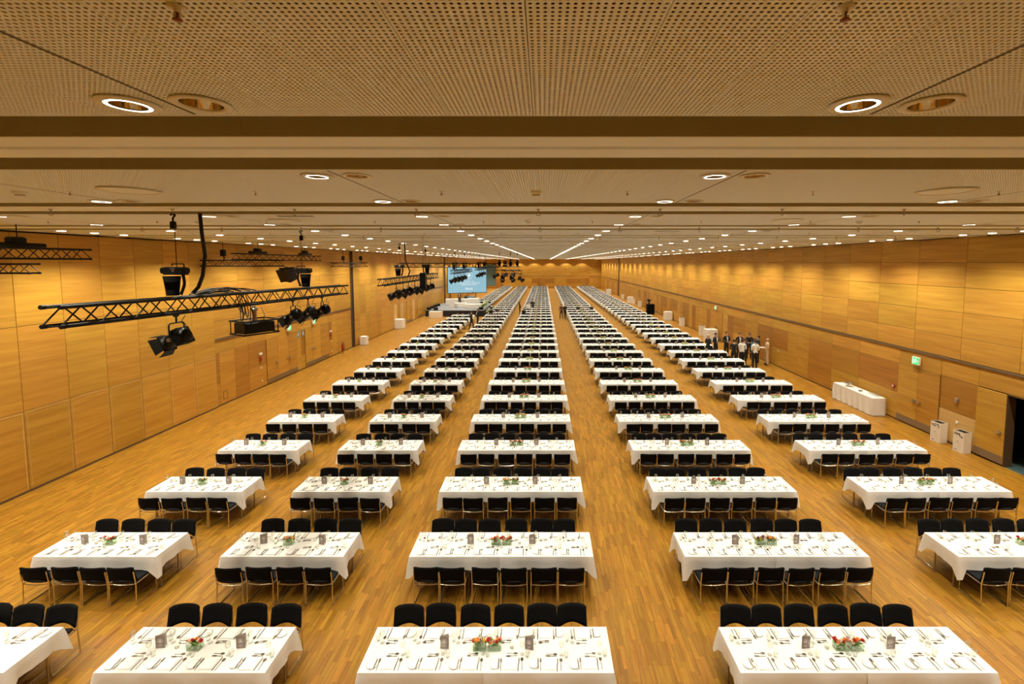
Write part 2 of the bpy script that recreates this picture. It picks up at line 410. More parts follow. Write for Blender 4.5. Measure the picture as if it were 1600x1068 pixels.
for k in bays:
    y0 = BAY0 + PER * k; y1 = y0 + BLEN
    s0 = y1 + SLOT1; s1 = s0 + STRIP
    # sheet-metal sides of the slots
    m = MB()
    m.box(-XW, XW, y0 - .012, y0 - .002, ZC + .002, 7.94); m.box(-XW, XW, y1 + .002, y1 + .012, ZC + .002, 7.94)
    m.box(-XW, XW, s0 - .012, s0 - .002, ZC + .002, 7.94); m.box(-XW, XW, s1 + .002, s1 + .012, ZC + .002, 7.94)
    for xs in [v for v in np.arange(-14.0, 14.1, 3.97)]:
        m.box(xs - .004, xs + .004, s0 - .016, s0 - .012, ZC + .004, 7.9); m.box(xs + 1.9 - .004, xs + 1.9 + .004, y0 + PER - .016 if k < 28 else y0 - .016, y0 + PER - .012 if k < 28 else y0 - .012, ZC + .004, 7.9)
    m.build('slot_side', 'slot_paint', ce)
    st = MB()
    for a, b, mi in ((0, .27, 0), (.27, .285, 1), (.285, .30, 0), (.30, .312, 1), (.312, .33, 0), (.33, .342, 1), (.342, STRIP, 0)):
        st.box(-XW, XW, s0 + a, s0 + b, ZC if mi == 0 else ZC + .03, ZC + .06, mi)
    st.build('rail_strip', ['strip_paint', 'groove_dark'], ce)
    for xj in [-2.05 + 3.976 * q for q in range(-3, 5)]:
        if k < 7: MB().box(xj - .007, xj + .007, y0 + .03, y1 - .03, ZC - .0012, ZC + .001).build('module_joint', 'groove_dark', ce)

# side walls: dark core behind separate veneer panels
def core(name, sx, label):
    m = MB(); x0, x1 = sorted((sx * (XW + .02), sx * (XW + .25)))
    if sx > 0:
        m.box(x0, x1, YBACK, 12.1, 0, 8.05); m.box(x0, x1, 12.1, 14.05, 2.34, 8.05); m.box(x0, x1, 14.05, YEND, 0, 8.05)
    else: m.box(x0, x1, YBACK, YEND, 0, 8.05)
    return struct(m.build(name, 'dark_gap'), label, 'wall')
wl = core('wall_left', -1, 'maple veneer panelled long wall behind the lighting trusses')
wr = core('wall_right', 1, 'maple veneer panelled long wall with dark rail and doors')
pcache = {}
def panel(wall, sx, y0, y1, z0, z1, mat='maple', proud=0., name='veneer_panel', gap=.012):
    w, h = round(y1 - y0 - gap, 3), round(z1 - z0 - gap, 3); key = (w, h, mat, name)
    if key not in pcache:
        b = .004; m = MB()
        P = lambda d, x: [(x, -w/2 + d, -h/2 + d), (x, w/2 - d, -h/2 + d), (x, w/2 - d, h/2 - d), (x, -w/2 + d, h/2 - d)]
        vs = P(0, .03) + P(0, b) + P(b, 0)
        fs = [(8, 9, 10, 11)[::-1]] + [(l + i, l + 4 + i, l + 4 + (i + 1) % 4, l + (i + 1) % 4) for l in (0, 4) for i in range(4)]
        pcache[key] = m.add(vs, fs).mesh(name, mat)
    return ob(name, pcache[key], wall, (sx * (XW - proud), (y0 + y1) / 2, (z0 + z1) / 2), 0 if sx > 0 else math.pi)
ROWS_Z = [3.06, 3.85, 4.73, 5.60, 6.48, 7.345]
def upper(wall, sx, y0, y1, step, first):
    ys = [y0]; v = first
    while v < y1 - .2:
        if v > y0 + .2: ys.append(v)
        v += step
    ys.append(y1)
    for a, b in zip(ys, ys[1:]):
        for z0, z1 in zip(ROWS_Z, ROWS_Z[1:]): panel(wall, sx, a, b, z0, z1, random.choice(['maple'] * 3 + ['maple']))
def rail(wall, sx, y0, y1):
    x0, x1 = sorted((sx * (XW - .035), sx * (XW + .03))); MB().box(x0, x1, y0, y1, 2.985, 3.045).build('rail', 'rail_dark', wall)
def plinth(name, sx, y0, y1):
    x0, x1 = sorted((sx * (XW - .014), sx * (XW - .0005))); return struct(MB().box(x0, x1, y0, y1, 0, .05).build(name, 'base_dark'))
upper(wr, 1, 4.0, 87.7, 2.0, 5.77); upper(wr, 1, 88.5, YEND, 2.0, 89.77)
rail(wr, 1, 4.0, 87.7); rail(wr, 1, 88.5, YEND)
ndoor = [0]
def handle_mb():
    m = MB(); m.box(-.035, -.005, -.07, .07, -.05, .05); m.tube(arc([(-.01, .05, 0), (-.07, .05, 0), (-.07, -.09, 0)], .02), .011, 8); return m
def door(sx, y0, y1, z1=2.35, double=False, handle_at=None, kick='kick_metal', label='', hz=1.05, vent=False):
    ndoor[0] += 1
    d = ob('door_%d' % ndoor[0], None, None, (sx * (XW - .004), (y0 + y1) / 2, 0), 0 if sx > 0 else math.pi); struct(d, label, 'door')
    mid = (y0 + y1) / 2; leaves = [(y0, mid), (mid, y1)] if double else [(y0, y1)]
    for a, b in leaves:
        la, lb = a - mid, b - mid
        if sx < 0: la, lb = -lb, -la
        lf = MB().cbox(-.035, 0, la + .004, lb - .004, .06 if not vent else .06, z1 - .004, .003).build('door_leaf', 'maple', d)
        MB().box(-.040, -.035, la + .012, lb - .012, .06, .32).build('kick_plate' if not vent else 'vent_grille', kick, lf)
        if vent:
            for q in range(7): MB().box(-.046, -.040, la + .03, lb - .03, .085 + q * .032, .098 + q * .032).build('louvre', 'vent_metal', lf)
        if double: hy = (lb - .12) if abs(lb) < 1e-6 else la + .12
        else: hy = (la + .16) if handle_at == 'near' else (lb - .16)
        handle_mb().build('handle', 'door_steel', lf, (-.035, hy, hz), (0, 0, 0))
    return d
# right wall below the rail
def band(wall, sx, ys, mats=None, z0=2.35, z1=2.98):
    for i, (a, b) in enumerate(zip(ys, ys[1:])): panel(wall, sx, a, b, z0, z1)
RY = [4.1, 6.1, 8.1, 10.1, 12.1, 15.03, 16.48, 18.42, 20.8, 22.8, 24.8, 26.97, 28.8, 30.8, 32.8, 34.8, 36.9, 39.5, 41.5, 43.5, 45.5, 47.5, 49.5, 51.5, 53.5, 55.5, 57.8, 60.2, 62.2, 64.2, 66.2, 68.2, 70.2, 72.2, 74.2, 76.6, 79, 81, 83, 85, 87.7]
band(wr, 1, RY); band(wr, 1, [88.5 + 2.29 * i for i in range(13)])
for a, b in zip(RY[:4], RY[1:5]): panel(wr, 1, a, b, 0.05, 2.35)
panel(wr, 1, 15.03, 16.48, 1.16, 2.35, 'maple_dark'); panel(wr, 1, 15.03, 16.48, .05, 1.16, 'maple_pale')
door(1, 14.05, 15.03, 2.33, False, 'near', label='maple door leaf with steel kick plate beside the dark open doorway')
door(1, 16.48, 18.42, 2.35, True, label='maple double door under the green exit sign near the white buffet')
for i, (a, b) in enumerate(zip(RY[7:], RY[8:])):
    if (a, b) in ((36.9, 39.5), (57.8, 60.2), (76.6, 79)):
        door(1, a, b, 2.35, True, label={36.9: 'maple double door behind the standing group by the long wall', 57.8: 'maple double door beyond the black loudspeaker on the long wall', 76.6: 'farthest maple double door on the long wall before the dark post'}[a]); continue
    if a in (22.8, 28.8, 45.5, 64.2): panel(wr, 1, a, b, .05, 2.35, 'maple_dark')
    elif a in (24.8,):
        panel(wr, 1, a, 25.9, .05, 2.35); panel(wr, 1, 25.9, b, .05, 2.35)
    elif a in (18.42, 20.8, 26.97, 32.8, 49.5, 53.5, 68.2): panel(wr, 1, a, b, 1.16, 2.35, 'maple_dark'); panel(wr, 1, a, b, .05, 1.16)
    else:
        mid = (a + b) / 2; panel(wr, 1, a, mid, .05, 2.35, random.choice(['maple', 'maple', 'maple_dark'])); panel(wr, 1, mid, b, .05, 2.35)
for i in range(12): panel(wr, 1, 88.5 + 2.29 * i, 88.5 + 2.29 * (i + 1), .05, 2.35, 'maple' if i % 3 else 'maple_dark')
plinth('baseboard_right', 1, 15.03, 87.7)
# left wall
def tall(wall, sx, y0, n, step, proud):
    for i in range(n):
        a = y0 + i * step
        panel(wall, sx, a, a + step, .05, 2.32, 'maple', proud, gap=.012); panel(wall, sx, a, a + step, 2.32, 4.70, 'maple', proud, gap=.012); panel(wall, sx, a, a + step, 4.70, 7.32, 'maple', proud, gap=.012)
        # slim frame around the lower field
        x0, x1 = sorted((sx * (XW - proud - .006), sx * (XW - proud + .004)))
        fm = MB(); fm.box(x0, x1, a + .05, a + .065, .12, 2.26); fm.box(x0, x1, a + step - .065, a + step - .05, .12, 2.26); fm.box(x0, x1, a + .065, a + step - .065, 2.245, 2.26)
        fm.build('field_frame', 'maple_pale', wall)
tall(wl, -1, 5.0, 12, 1.25, .05)
struct(MB().box(-XW, -XW + .05, 19.985, 20.0, 0, 7.33).build('trim_1', 'maple_dark'), 'wooden end post where the tall panels stop', 'trim')
MB().box(-XW - .02, -XW + .07, 5.0, 20.0, .0, .05).build('baseboard_left', 'base_dark')['kind'] = 'structure'
upper(wl, -1, 20.0, 34.45, 2.0, 21.77); rail(wl, -1, 20.0, 34.45)
LYS = [20.0, 21.3, 22.3, 23.75, 25.77, 26.7, 27.2, 28.6, 30.65, 32.0, 34.45]
band(wl, -1, LYS, z0=2.42)
panel(wl, -1, 20.0, 20.28, 1.0, 2.42, 'maple_dark'); panel(wl, -1, 20.0, 20.28, .05, 1.0)
panel(wl, -1, 20.28, 21.3, .05, 2.42); panel(wl, -1, 21.3, 22.3, .05, 2.42, 'maple_dark')
panel(wl, -1, 22.3, 23.75, 1.2, 2.42, 'maple_dark'); panel(wl, -1, 22.3, 23.75, .05, 1.2)
door(-1, 23.75, 24.75, 2.42, False, 'near', 'vent_metal', 'single maple door with louvred vent below the first exit sign', vent=True)
door(-1, 24.75, 26.7, 2.42, True, None, 'vent_metal', 'maple double door with louvred vents between exit sign and washroom sign', vent=True)
panel(wl, -1, 26.7, 27.2, .05, 2.42); panel(wl, -1, 27.2, 27.65, .9, 2.42, 'maple_dark'); panel(wl, -1, 27.2, 27.65, .05, .9)
door(-1, 27.65, 29.55, 2.42, True, None, 'vent_metal', 'maple double door with louvred vents under the farther left exit sign', vent=True)
door(-1, 29.55, 30.65, 2.42, False, 'far', 'vent_metal', 'single maple door with vent nearest the red fire extinguisher', vent=True)
panel(wl, -1, 30.65, 31.2, 1.2, 2.42, 'maple_dark'); panel(wl, -1, 30.65, 31.2, .05, 1.2); panel(wl, -1, 31.2, 32.0, .05, 2.42); panel(wl, -1, 32.0, 34.45, .05, 2.42)
plinth('baseboard_left_far', -1, 20.0, 34.45)
tall(wl, -1, 34.85, 8, 1.18, .04)
upper(wl, -1, 44.3, 67.0, 2.0, 45.77); rail(wl, -1, 44.3, 67.0); band(wl, -1, [44.3 + 2.064 * i for i in range(12)])
for i in range(11):
    a = 44.3 + 2.064 * i
    if i in (2, 4): door(-1, a, a + 2.064, 2.35, True, label='pale maple double door beyond the second truss, %s the stage' % ('well before' if i == 2 else 'just before'))
    else: panel(wl, -1, a, a + 1.032, .05, 2.35, 'maple_pale' if i < 5 else 'maple'); panel(wl, -1, a + 1.032, a + 2.064, .05, 2.35)
upper(wl, -1, 67.5, YEND, 2.0, 69.77); rail(wl, -1, 67.5, YEND); band(wl, -1, [67.5 + 2.1 * i for i in range(24)])
for i in range(23): panel(wl, -1, 67.5 + 2.1 * i, 69.6 + 2.1 * i, .05, 2.35, 'maple_dark' if i % 4 == 1 else 'maple')
plinth('baseboard_left_end', -1, 34.85, YEND)
# partition pockets: dark upright slots with steel edges
def pocket(i, sx, y0, y1):
    x0, x1 = sorted((sx * (XW - .02), sx * (XW + .02))); m = MB(); m.box(x0, x1, y0, y1, 0, 7.34, 0)
    e0, e1 = sorted((sx * (XW - .07), sx * (XW + .02))); m.box(e0, e1, y0 - .02, y0 + .03, 0, 7.34, 1); m.box(e0, e1, y1 - .03, y1 + .02, 0, 7.34, 1)
    struct(m.build('trim_%d' % i, ['dark_gap', 'base_dark']), 'dark upright partition pocket in the %s wall' % ('right' if sx > 0 else 'left'), 'trim')
pocket(2, -1, 34.45, 34.85); pocket(3, -1, 67.0, 67.5); pocket(4, 1, 87.7, 88.5)
# end wall
we = struct(MB().box(-XW - .2, XW + .2, YEND, YEND + .2, 0, 8.05).build('wall_end', 'dark_gap'), 'far maple panelled end wall of the hall', 'wall')
def epanel(x0, x1, z0, z1, mat='maple_far'):
    MB().cbox(-(x1 - x0) / 2 + .004, (x1 - x0) / 2 - .004, -.03, 0, -(z1 - z0) / 2 + .004, (z1 - z0) / 2 - .004, .004).build('veneer_panel', mat, we, ((x0 + x1) / 2, YEND - .002, (z0 + z1) / 2))
ex = [-XW + 2 * XW / 10 * i for i in range(11)]
for a, b in zip(ex, ex[1:]):
    for z0, z1 in zip(ROWS_Z, ROWS_Z[1:]): epanel(a, b, z0, z1)
    epanel(a, b, 2.4, 3.0); epanel(a, b, .05, 1.2)
for i, (a, b) in enumerate(zip(ex, ex[1:])): epanel(a, b, 1.2, 2.4, 'maple_dark' if i in (4, 5, 7, 8) else 'maple_far')
MB().box(-XW, XW, YEND - .05, YEND - .03, 2.985, 3.045).build('rail', 'rail_dark', we)
for i, xd in enumerate((-11.2, -.6, 10.6)):
    ndoor[0] += 1
    d = struct(ob('door_%d' % ndoor[0], None, None, (xd, YEND - .036, 0)), ['dark double door in the end wall behind the side screen', 'dark double door in the middle of the far end wall', 'dark double door at the right of the far end wall'][i], 'door')
    for s in (-1, 1):
        lf = MB().cbox(min(0, s * .95) + .004, max(0, s * .95) - .004, -.02, 0, .02, 2.6, .003).build('door_leaf', 'maple_dark', d); handle_mb().build('handle', 'door_steel', lf, (s * .12, -.02, 1.05), (0, 0, R(90)))
wb = struct(MB().box(-XW - .2, XW + .2, YBACK - .2, YBACK, 0, 8.05).build('wall_back', 'maple_far'), 'maple wall below the viewing gallery', 'wall')
# dark lobby behind the open doorway at the right
lob = struct(MB().box(XW + .02, 19.2, 10.2, 17.0, -.12, -.002).build('floor_lobby', 'carpet_teal'), 'teal carpet in the dark lobby beyond the doorway', 'floor')
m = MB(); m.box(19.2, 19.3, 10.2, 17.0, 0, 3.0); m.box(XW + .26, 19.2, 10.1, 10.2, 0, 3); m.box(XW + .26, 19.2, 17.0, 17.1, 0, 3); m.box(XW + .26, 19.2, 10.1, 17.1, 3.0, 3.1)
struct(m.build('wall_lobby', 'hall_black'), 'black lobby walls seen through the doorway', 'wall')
m = MB(); m.box(XW - .03, XW + .25, 14.03, 14.05, 0, 2.34); m.box(XW - .03, XW + .25, 12.1, 12.12, 0, 2.34); m.box(XW - .03, XW + .25, 12.1, 14.05, 2.32, 2.34)
struct(m.build('trim_5', 'base_dark'), 'dark frame of the open doorway', 'trim')
t_ = struct(MB().cbox(15.1, 16.0, 15.35, 15.40, .02, 2.3, .004).build('door_%d' % (ndoor[0] + 1), 'hall_black'), 'black lobby door with a tall steel pull seen through the doorway', 'door')
MB().tube([(15.75, 15.33, .7), (15.75, 15.31, .75), (15.75, 15.31, 1.6), (15.75, 15.33, 1.65)], .012, 8).build('pull_handle', 'door_steel', t_)
# ------------------------------------------------------------------ ceiling lamps and fittings
def spot(x, y, w, size, blend, r=.03, tilt=0., parent=None):
    l = bpy.data.lights.new('downlight_beam', 'SPOT'); l.energy = w; l.color = LAMP_COL; l.spot_size = R(size); l.spot_blend = blend; l.shadow_soft_size = r
    o = bpy.data.objects.new('downlight_beam', l); COL.objects.link(o); o.location = (x, y, ZC - .035); o.rotation_euler = (0, tilt, 0)
    return o
ring_me = MB().lathe([(.100, .0), (.140, -.002), (.146, -.006), (.142, -.012), (.108, -.014), (.100, -.008), (.100, .0)], 32).mesh('trim_ring', 'trim_ring')
refl_me = MB().lathe([(.100, -.006), (.097, .02), (.085, .07), (.060, .115), (.030, .125)], 28, cap1=True).mesh('reflector', 'gold_reflector')
glow_me = MB().lathe([(.104, -.0165), (.085, -.0165)], 32).lathe([(.085, -.0165), (.085, -.0145), (.104, -.0145), (.104, -.0165)], 32, 1).mesh('lamp_ring', 'lamp_glow', 'trim_ring')
bulb_me = MB().lathe([(.022, .115), (.022, .06), (.015, .045), (.0, .042)], 12).mesh('bulb', 'china_white')
def simple_lamp():
    m = MB(); m.lathe([(.100, -.003), (.140, -.003), (.146, -.007), (.140, -.012), (.104, -.012)], 16, 0)
    m.lathe([(.100, -.008), (.09, -.018), (.05, -.022), (.001, -.023)], 16, 1); return m
simple = simple_lamp(); simple_me = simple.mesh('downlight', 'trim_ring', 'lamp_glow')
def simple_dim(): return MB().lathe([(.0, .0), (.098, -.001), (.100, -.004), (.140, -.004), (.146, -.007), (.140, -.012), (.104, -.012)], 16, 0)
dim_me = simple_dim().mesh('unlit_downlight', 'trim_ring')
def colname(i): return ordw(i)
lamps = []
for k in bays:
    y0 = BAY0 + PER * k
    for r_, ly in ((0, LY0), (1, LY1)):
        for i, x in enumerate(LX): lamps.append((px(x, y0 + ly, ZC)[2] + (0 if seen(x, y0 + ly, ZC, 5) else 1e3), k, r_, i, x, y0 + ly, 'm'))
    for q, dy in enumerate((.28, 1.2, 2.14)):
        for s in (-1, 1): lamps.append((px(s * 13.2, y0 + dy, ZC)[2] + (0 if seen(s * 13.2, y0 + dy, ZC, 5) else 1e3), k, q, s, s * 13.2, y0 + dy, 'w'))
lamps.sort(); far = []
for n_, (d_, k, r_, i, x, y, t) in enumerate(lamps):
    if d_ > 1e3 and d_ < 1e3 + 12 and k > 1: pass
    if n_ >= 300 or d_ > 1e3: far.append((x, y, ZC, 0)); continue
    bay = ordw(k + 1)
    if t == 'm': lab = 'lit ceiling downlight, %s line from left, %s edge of %s ceiling bay' % (ordw(i), 'near' if r_ == 0 else 'far', bay)
    else: lab = 'lit wall-washer downlight by the %s wall, %s in %s ceiling bay' % ('left' if i < 0 else 'right', ordw(r_), bay)
    if k <= 1 and t == 'm':
        e = thing('downlight', lab, 'ceiling light', (x, y, ZC), 0, 'lit ceiling downlights')
        ob('trim_ring', ring_me, e); ob('reflector', refl_me, e); ob('lamp_ring', glow_me, e); ob('bulb', bulb_me, e)
    else: tag(ob('downlight', simple_me, None, (x, y, ZC)), lab, 'ceiling light', 'lit ceiling downlights')
tag(stamp('downlights', simple, far, ['trim_ring', 'lamp_glow']), 'small lit downlights dotted over the far end of the ceiling', 'ceiling light', None, 'stuff')
for k in bays[:5]:
    y0 = BAY0 + PER * k
    for r_, ly in ((0, LY0), (1, LY1)):
        for i, x in enumerate(LX):
            if not seen(x + DX, y0 + ly, ZC, 3): continue
            lab = 'unlit ceiling downlight beside %s lamp line, %s edge of %s ceiling bay' % (colname(i), 'near' if r_ == 0 else 'far', ordw(k + 1))
            if k <= 1:
                e = thing('unlit_downlight', lab, 'ceiling light', (x + DX, y0 + ly, ZC), 0, 'unlit ceiling downlights')
                ob('trim_ring', ring_me, e); ob('reflector', refl_me, e); ob('bulb', bulb_me, e)
            else: tag(ob('unlit_downlight', dim_me, None, (x + DX, y0 + ly, ZC)), lab, 'ceiling light', 'unlit ceiling downlights')
# the beams themselves
for k in bays:
    y0 = BAY0 + PER * k
    if k < 8:
        for ly in (LY0, LY1):
            for x in LX: spot(x, y0 + ly, P_MAIN, 100, .80)
        for dy in (.28, 1.2, 2.14):
            for s in (-1, 1): spot(s * 13.2, y0 + dy, P_WASH, 122, .75)
    else:
        for x in LX: spot(x, y0 + BLEN / 2, 2 * P_MAIN, 100, .80)
        for s in (-1, 1):
            if k < 16:
                for dy in (.28, 1.2, 2.14): spot(s * 13.2, y0 + dy, P_WASH, 122, .75)
            else: spot(s * 13.2, y0 + 1.2, 3 * P_WASH, 122, .75)
for x in LX: spot(x, YEND - 1.6, P_WASH * 1.2, 120, .3)
# sprinklers, detectors, loudspeakers, rail hooks
def spr():
    m = MB(); m.lathe([(.030, -.001), (.030, -.004), (.012, -.006), (.009, -.020)], 12, 0); m.tube(arc([(-.007, 0, -.018), (-.014, 0, -.028), (-.005, 0, -.042)], .01), .004, 6, 0); m.tube(arc([(.007, 0, -.018), (.014, 0, -.028), (.005, 0, -.042)], .01), .004, 6, 0)
    m.lathe([(.004, -.020), (.005, -.040), (.015, -.042), (.015, -.045), (.0, -.046)], 12, 1); return m
spr_me = spr().mesh('sprinkler', 'trim_ring', 'red_dark')
for k in range(-1, 4):
    yy = BAY0 + PER * k + 1.3
    for i in range(-4, 5):
        x = -1.25 + 2.28 * i + (2.28 if False else 0)
        y = yy if k >= 0 else 1.62
        if seen(x, y, ZC): tag(ob('sprinkler', spr_me, None, (x, y, ZC), R(37 * i)), 'small fire sprinkler head in %s ceiling bay, %s from left of its line' % (ordw(k + 1), ordw(i + 4)), 'sprinkler', 'ceiling sprinklers')
det = MB().lathe([(.075, 0), (.075, -.02), (.062, -.035), (.045, -.04), (.045, -.055), (.03, -.065), (.0, -.066)], 16, 0); det.lathe([(.047, -.044), (.048, -.050)], 16, 1)
det_me = det.mesh('smoke_detector', 'strip_paint', 'groove_dark')
for x, y, l in ((-6.43, 5.67, 'far left in the second ceiling bay'), (-.09, 5.67, 'in the middle of the second ceiling bay'), (-7.2, 9.6, 'left in the third ceiling bay'), (-.3, 9.5, 'near the middle of the third ceiling bay'), (6.6, 9.6, 'right in the third ceiling bay')):
    tag(ob('smoke_detector', det_me, None, (x, y, ZC)), 'round smoke detector ' + l, 'smoke detector', 'smoke detectors')
spk = MB().lathe([(.0, -.028), (.10, -.026), (.20, -.02), (.25, -.012)], 32, 0); rim_ = MB().lathe([(.25, -.002), (.30, -.002), (.305, -.012), (.30, -.02), (.252, -.018), (.25, -.008)], 32)
for x, y, l in ((-4.97, 5.55, 'left of the lamps in the second ceiling bay'), (4.88, 5.6, 'right of the lamps in the second ceiling bay'), (-5.3, 9.45, 'left in the third ceiling bay'), (5.0, 9.4, 'right in the third ceiling bay')):
    e = thing('ceiling_speaker', 'large round flush ceiling loudspeaker ' + l, 'speaker', (x, y, ZC), 0, 'ceiling loudspeakers'); spk.build('grille', 'ceiling_paint', e); rim_.build('rim', 'trim_ring', e)
hook = MB(); hook.lathe([(.03, 0), (.03, -.012), (.012, -.016), (.012, -.03)], 12); hook.tube(arc([(0, 0, -.03), (0, 0, -.045), (.035, 0, -.06), (.035, 0, -.105), (-.035, 0, -.105), (-.035, 0, -.06), (-.008, 0, -.045)], .02, 3), .006, 6)
hook_me = hook.mesh('ceiling_hook', 'rig_steel')
for k in range(0, 3):
    y = BAY0 + PER * k + BLEN + SLOT1 + STRIP * .5
    for i in range(-5, 7):
        x = -.08 + 1.99 * i
        if seen(x, y, ZC): tag(ob('ceiling_hook', hook_me, None, (x, y, ZC - .0), R(20 * i)), 'steel rigging eye on %s ceiling rail strip, %s from left' % (ordw(k + 1), ordw(i + 5)), 'hook', 'rigging eyes on the ceiling rails')
# slim air diffuser slots
for x, y, l in ((-4.6, 8.55, 'left'), (3.4, 12.6, 'right')):
    m = MB(); m.box(-.35, .35, -.05, .05, -.012, -.002, 0)
    for q in range(3): m.box(-.33, .33, -.04 + q * .03, -.025 + q * .03, -.016, -.012, 1)
    tag(m.build('air_diffuser', ['strip_paint', 'groove_dark'], None, (x, y, ZC)), 'slim slotted air diffuser in the ceiling, %s of the middle' % l, 'air vent', 'air diffusers')
# ------------------------------------------------------------------ tables, chairs, place settings
COLS = [('leftmost', -8.78, 2.40, 4), ('second', -5.11, 2.42, 4), ('centre', -.81, 3.60, 6), ('fourth', 4.57, 3.60, 6), ('rightmost', 9.95, 3.60, 6)]
NROW, ROW0, PITCH_Y, TD, TZ = 42, 5.98, 2.527, .80, .748
def rows_of(c):
    if c == 0: return list(range(0, 18)) + list(range(24, NROW))
    return list(range(1 if c == 4 else 0, NROW))
def where(c, r): return '%s-row %s-column table' % (ordw(r), COLS[c][0])
rt = random.Random(11)
def cloth_mb(W, D, half=False, seed=0, ext=0.):
    """cloth with hanging skirt; hem drops to a point at the corners. half: skirt on three sides, open towards +x at x = ext"""
    rr = random.Random(seed); pts = []; hx, hy = W / 2 + .004, D / 2 + .004
    def side(a, b, n, nm):
        for i in range(n): t = i / n; pts.append((a[0] + (b[0] - a[0]) * t, a[1] + (b[1] - a[1]) * t, nm[0], nm[1]))
    q = .7071
    if half:
        side((ext, hy), (-hx, hy), 14, (0, 1)); pts.append((-hx, hy, -q, q)); side((-hx, hy - .03), (-hx, -hy + .03), 9, (-1, 0)); pts.append((-hx, -hy, -q, -q)); side((-hx + .03, -hy), (ext, -hy), 14, (0, -1)); pts.append((ext, -hy, 0, -1))
        corners = [(-hx, hy), (-hx, -hy)]
    else:
        for a, b, n, nm in (((hx, hy), (-hx, hy), 20, (0, 1)), ((-hx, hy), (-hx, -hy), 10, (-1, 0)), ((-hx, -hy), (hx, -hy), 20, (0, -1)), ((hx, -hy), (hx, hy), 10, (1, 0))):
            dx, dy = (b[0] - a[0]), (b[1] - a[1]); L = math.hypot(dx, dy); e = .03 / L
            pts.append((a[0], a[1], q * (1 if a[0] > 0 else -1), q * (1 if a[1] > 0 else -1))); side((a[0] + dx * e, a[1] + dy * e), (b[0] - dx * e, b[1] - dy * e), n, nm)
        corners = [(sx * hx, sy * hy) for sx in (-1, 1) for sy in (-1, 1)]
    n = len(pts); lev = 6; vs = []; ph = [rr.random() * 6.28 for _ in range(4)]
    tip = {c: .15 + rr.random() * .06 for c in corners}
    for l in range(lev + 1):
        t = l / lev
        for i, (x, y, nx_, ny_) in enumerate(pts):
            dc, cn = min((math.hypot(x - c[0], y - c[1]), c) for c in corners); cc = math.exp(-(dc / .085) ** 2); c2 = math.exp(-(dc / .30) ** 2)
            drop = .250 + .006 * math.sin(5 * x + ph[0]) + tip[cn] * cc
            s = x + y * 1.7
            wav = (.014 * math.sin(7 * s + ph[1]) + .010 * math.sin(17 * s + ph[2]) + .004 * math.sin(41 * s + ph[3])) * t * (1 - cc)
            out = .010 * math.sin(min(1, t * 3) * 1.57) + t * (.012 + .065 * cc - .012 * (c2 - cc)) + wav
            vs.append((x + nx_ * out, y + ny_ * out, -drop * t - (.004 if l else 0)))
    m = MB(); fs = []
    for l in range(lev):
        for i in range(n if not half else n - 1):
            j = (i + 1) % n; fs.append((l * n + i, (l + 1) * n + i, (l + 1) * n + j, l * n + j))
    m.add(vs, fs, 0, True); m.add([v for v in vs[:n]], [tuple(range(n))], 0, False)
    return m
cl4 = [cloth_mb(2.40, TD, False, i).mesh('tablecloth', 'cloth_white') for i in range(4)]
cl6h = [cloth_mb(3.60, TD, True, 10 + i, .03).mesh('tablecloth', 'cloth_white') for i in range(4)]
cl6 = [cloth_mb(3.60, TD, False, 20 + i).mesh('tablecloth', 'cloth_white') for i in range(2)]
def leg_mb(): return MB().tube([(0, 0, 0), (0, 0, .71)], .014, 8).lathe([(.018, 0), (.018, .03), (.014, .04)], 8)
leg_me = leg_mb().mesh('leg', 'table_metal')
top_me = {w: MB().cbox(-w / 2, w / 2, -TD / 2, TD / 2, -.03, 0, .003).mesh('tabletop', 'table_wood') for w in (2.40, 1.795)}
def whole_table(W):
    m = MB(); m.box(-W / 2, W / 2, -TD / 2, TD / 2, .705, .735)
    for sx in (-1, 1):
        for sy in (-1, 1): m.tube([(sx * (W / 2 - .09), sy * .22, 0), (sx * (W / 2 - .09), sy * .22, .706)], .014, 6)
    return m
tab_me = {w: whole_table(w).mesh('banquet_table', 'table_metal') for w in (2.40, 3.60)}
tables = []
for c in range(5):
    for r in rows_of(c):
        yc = ROW0 + TD / 2 + PITCH_Y * r; xc = COLS[c][1] + (rt.uniform(-.02, .02) if r else 0)
        tables.append((r, c, xc, yc))
tables.sort()
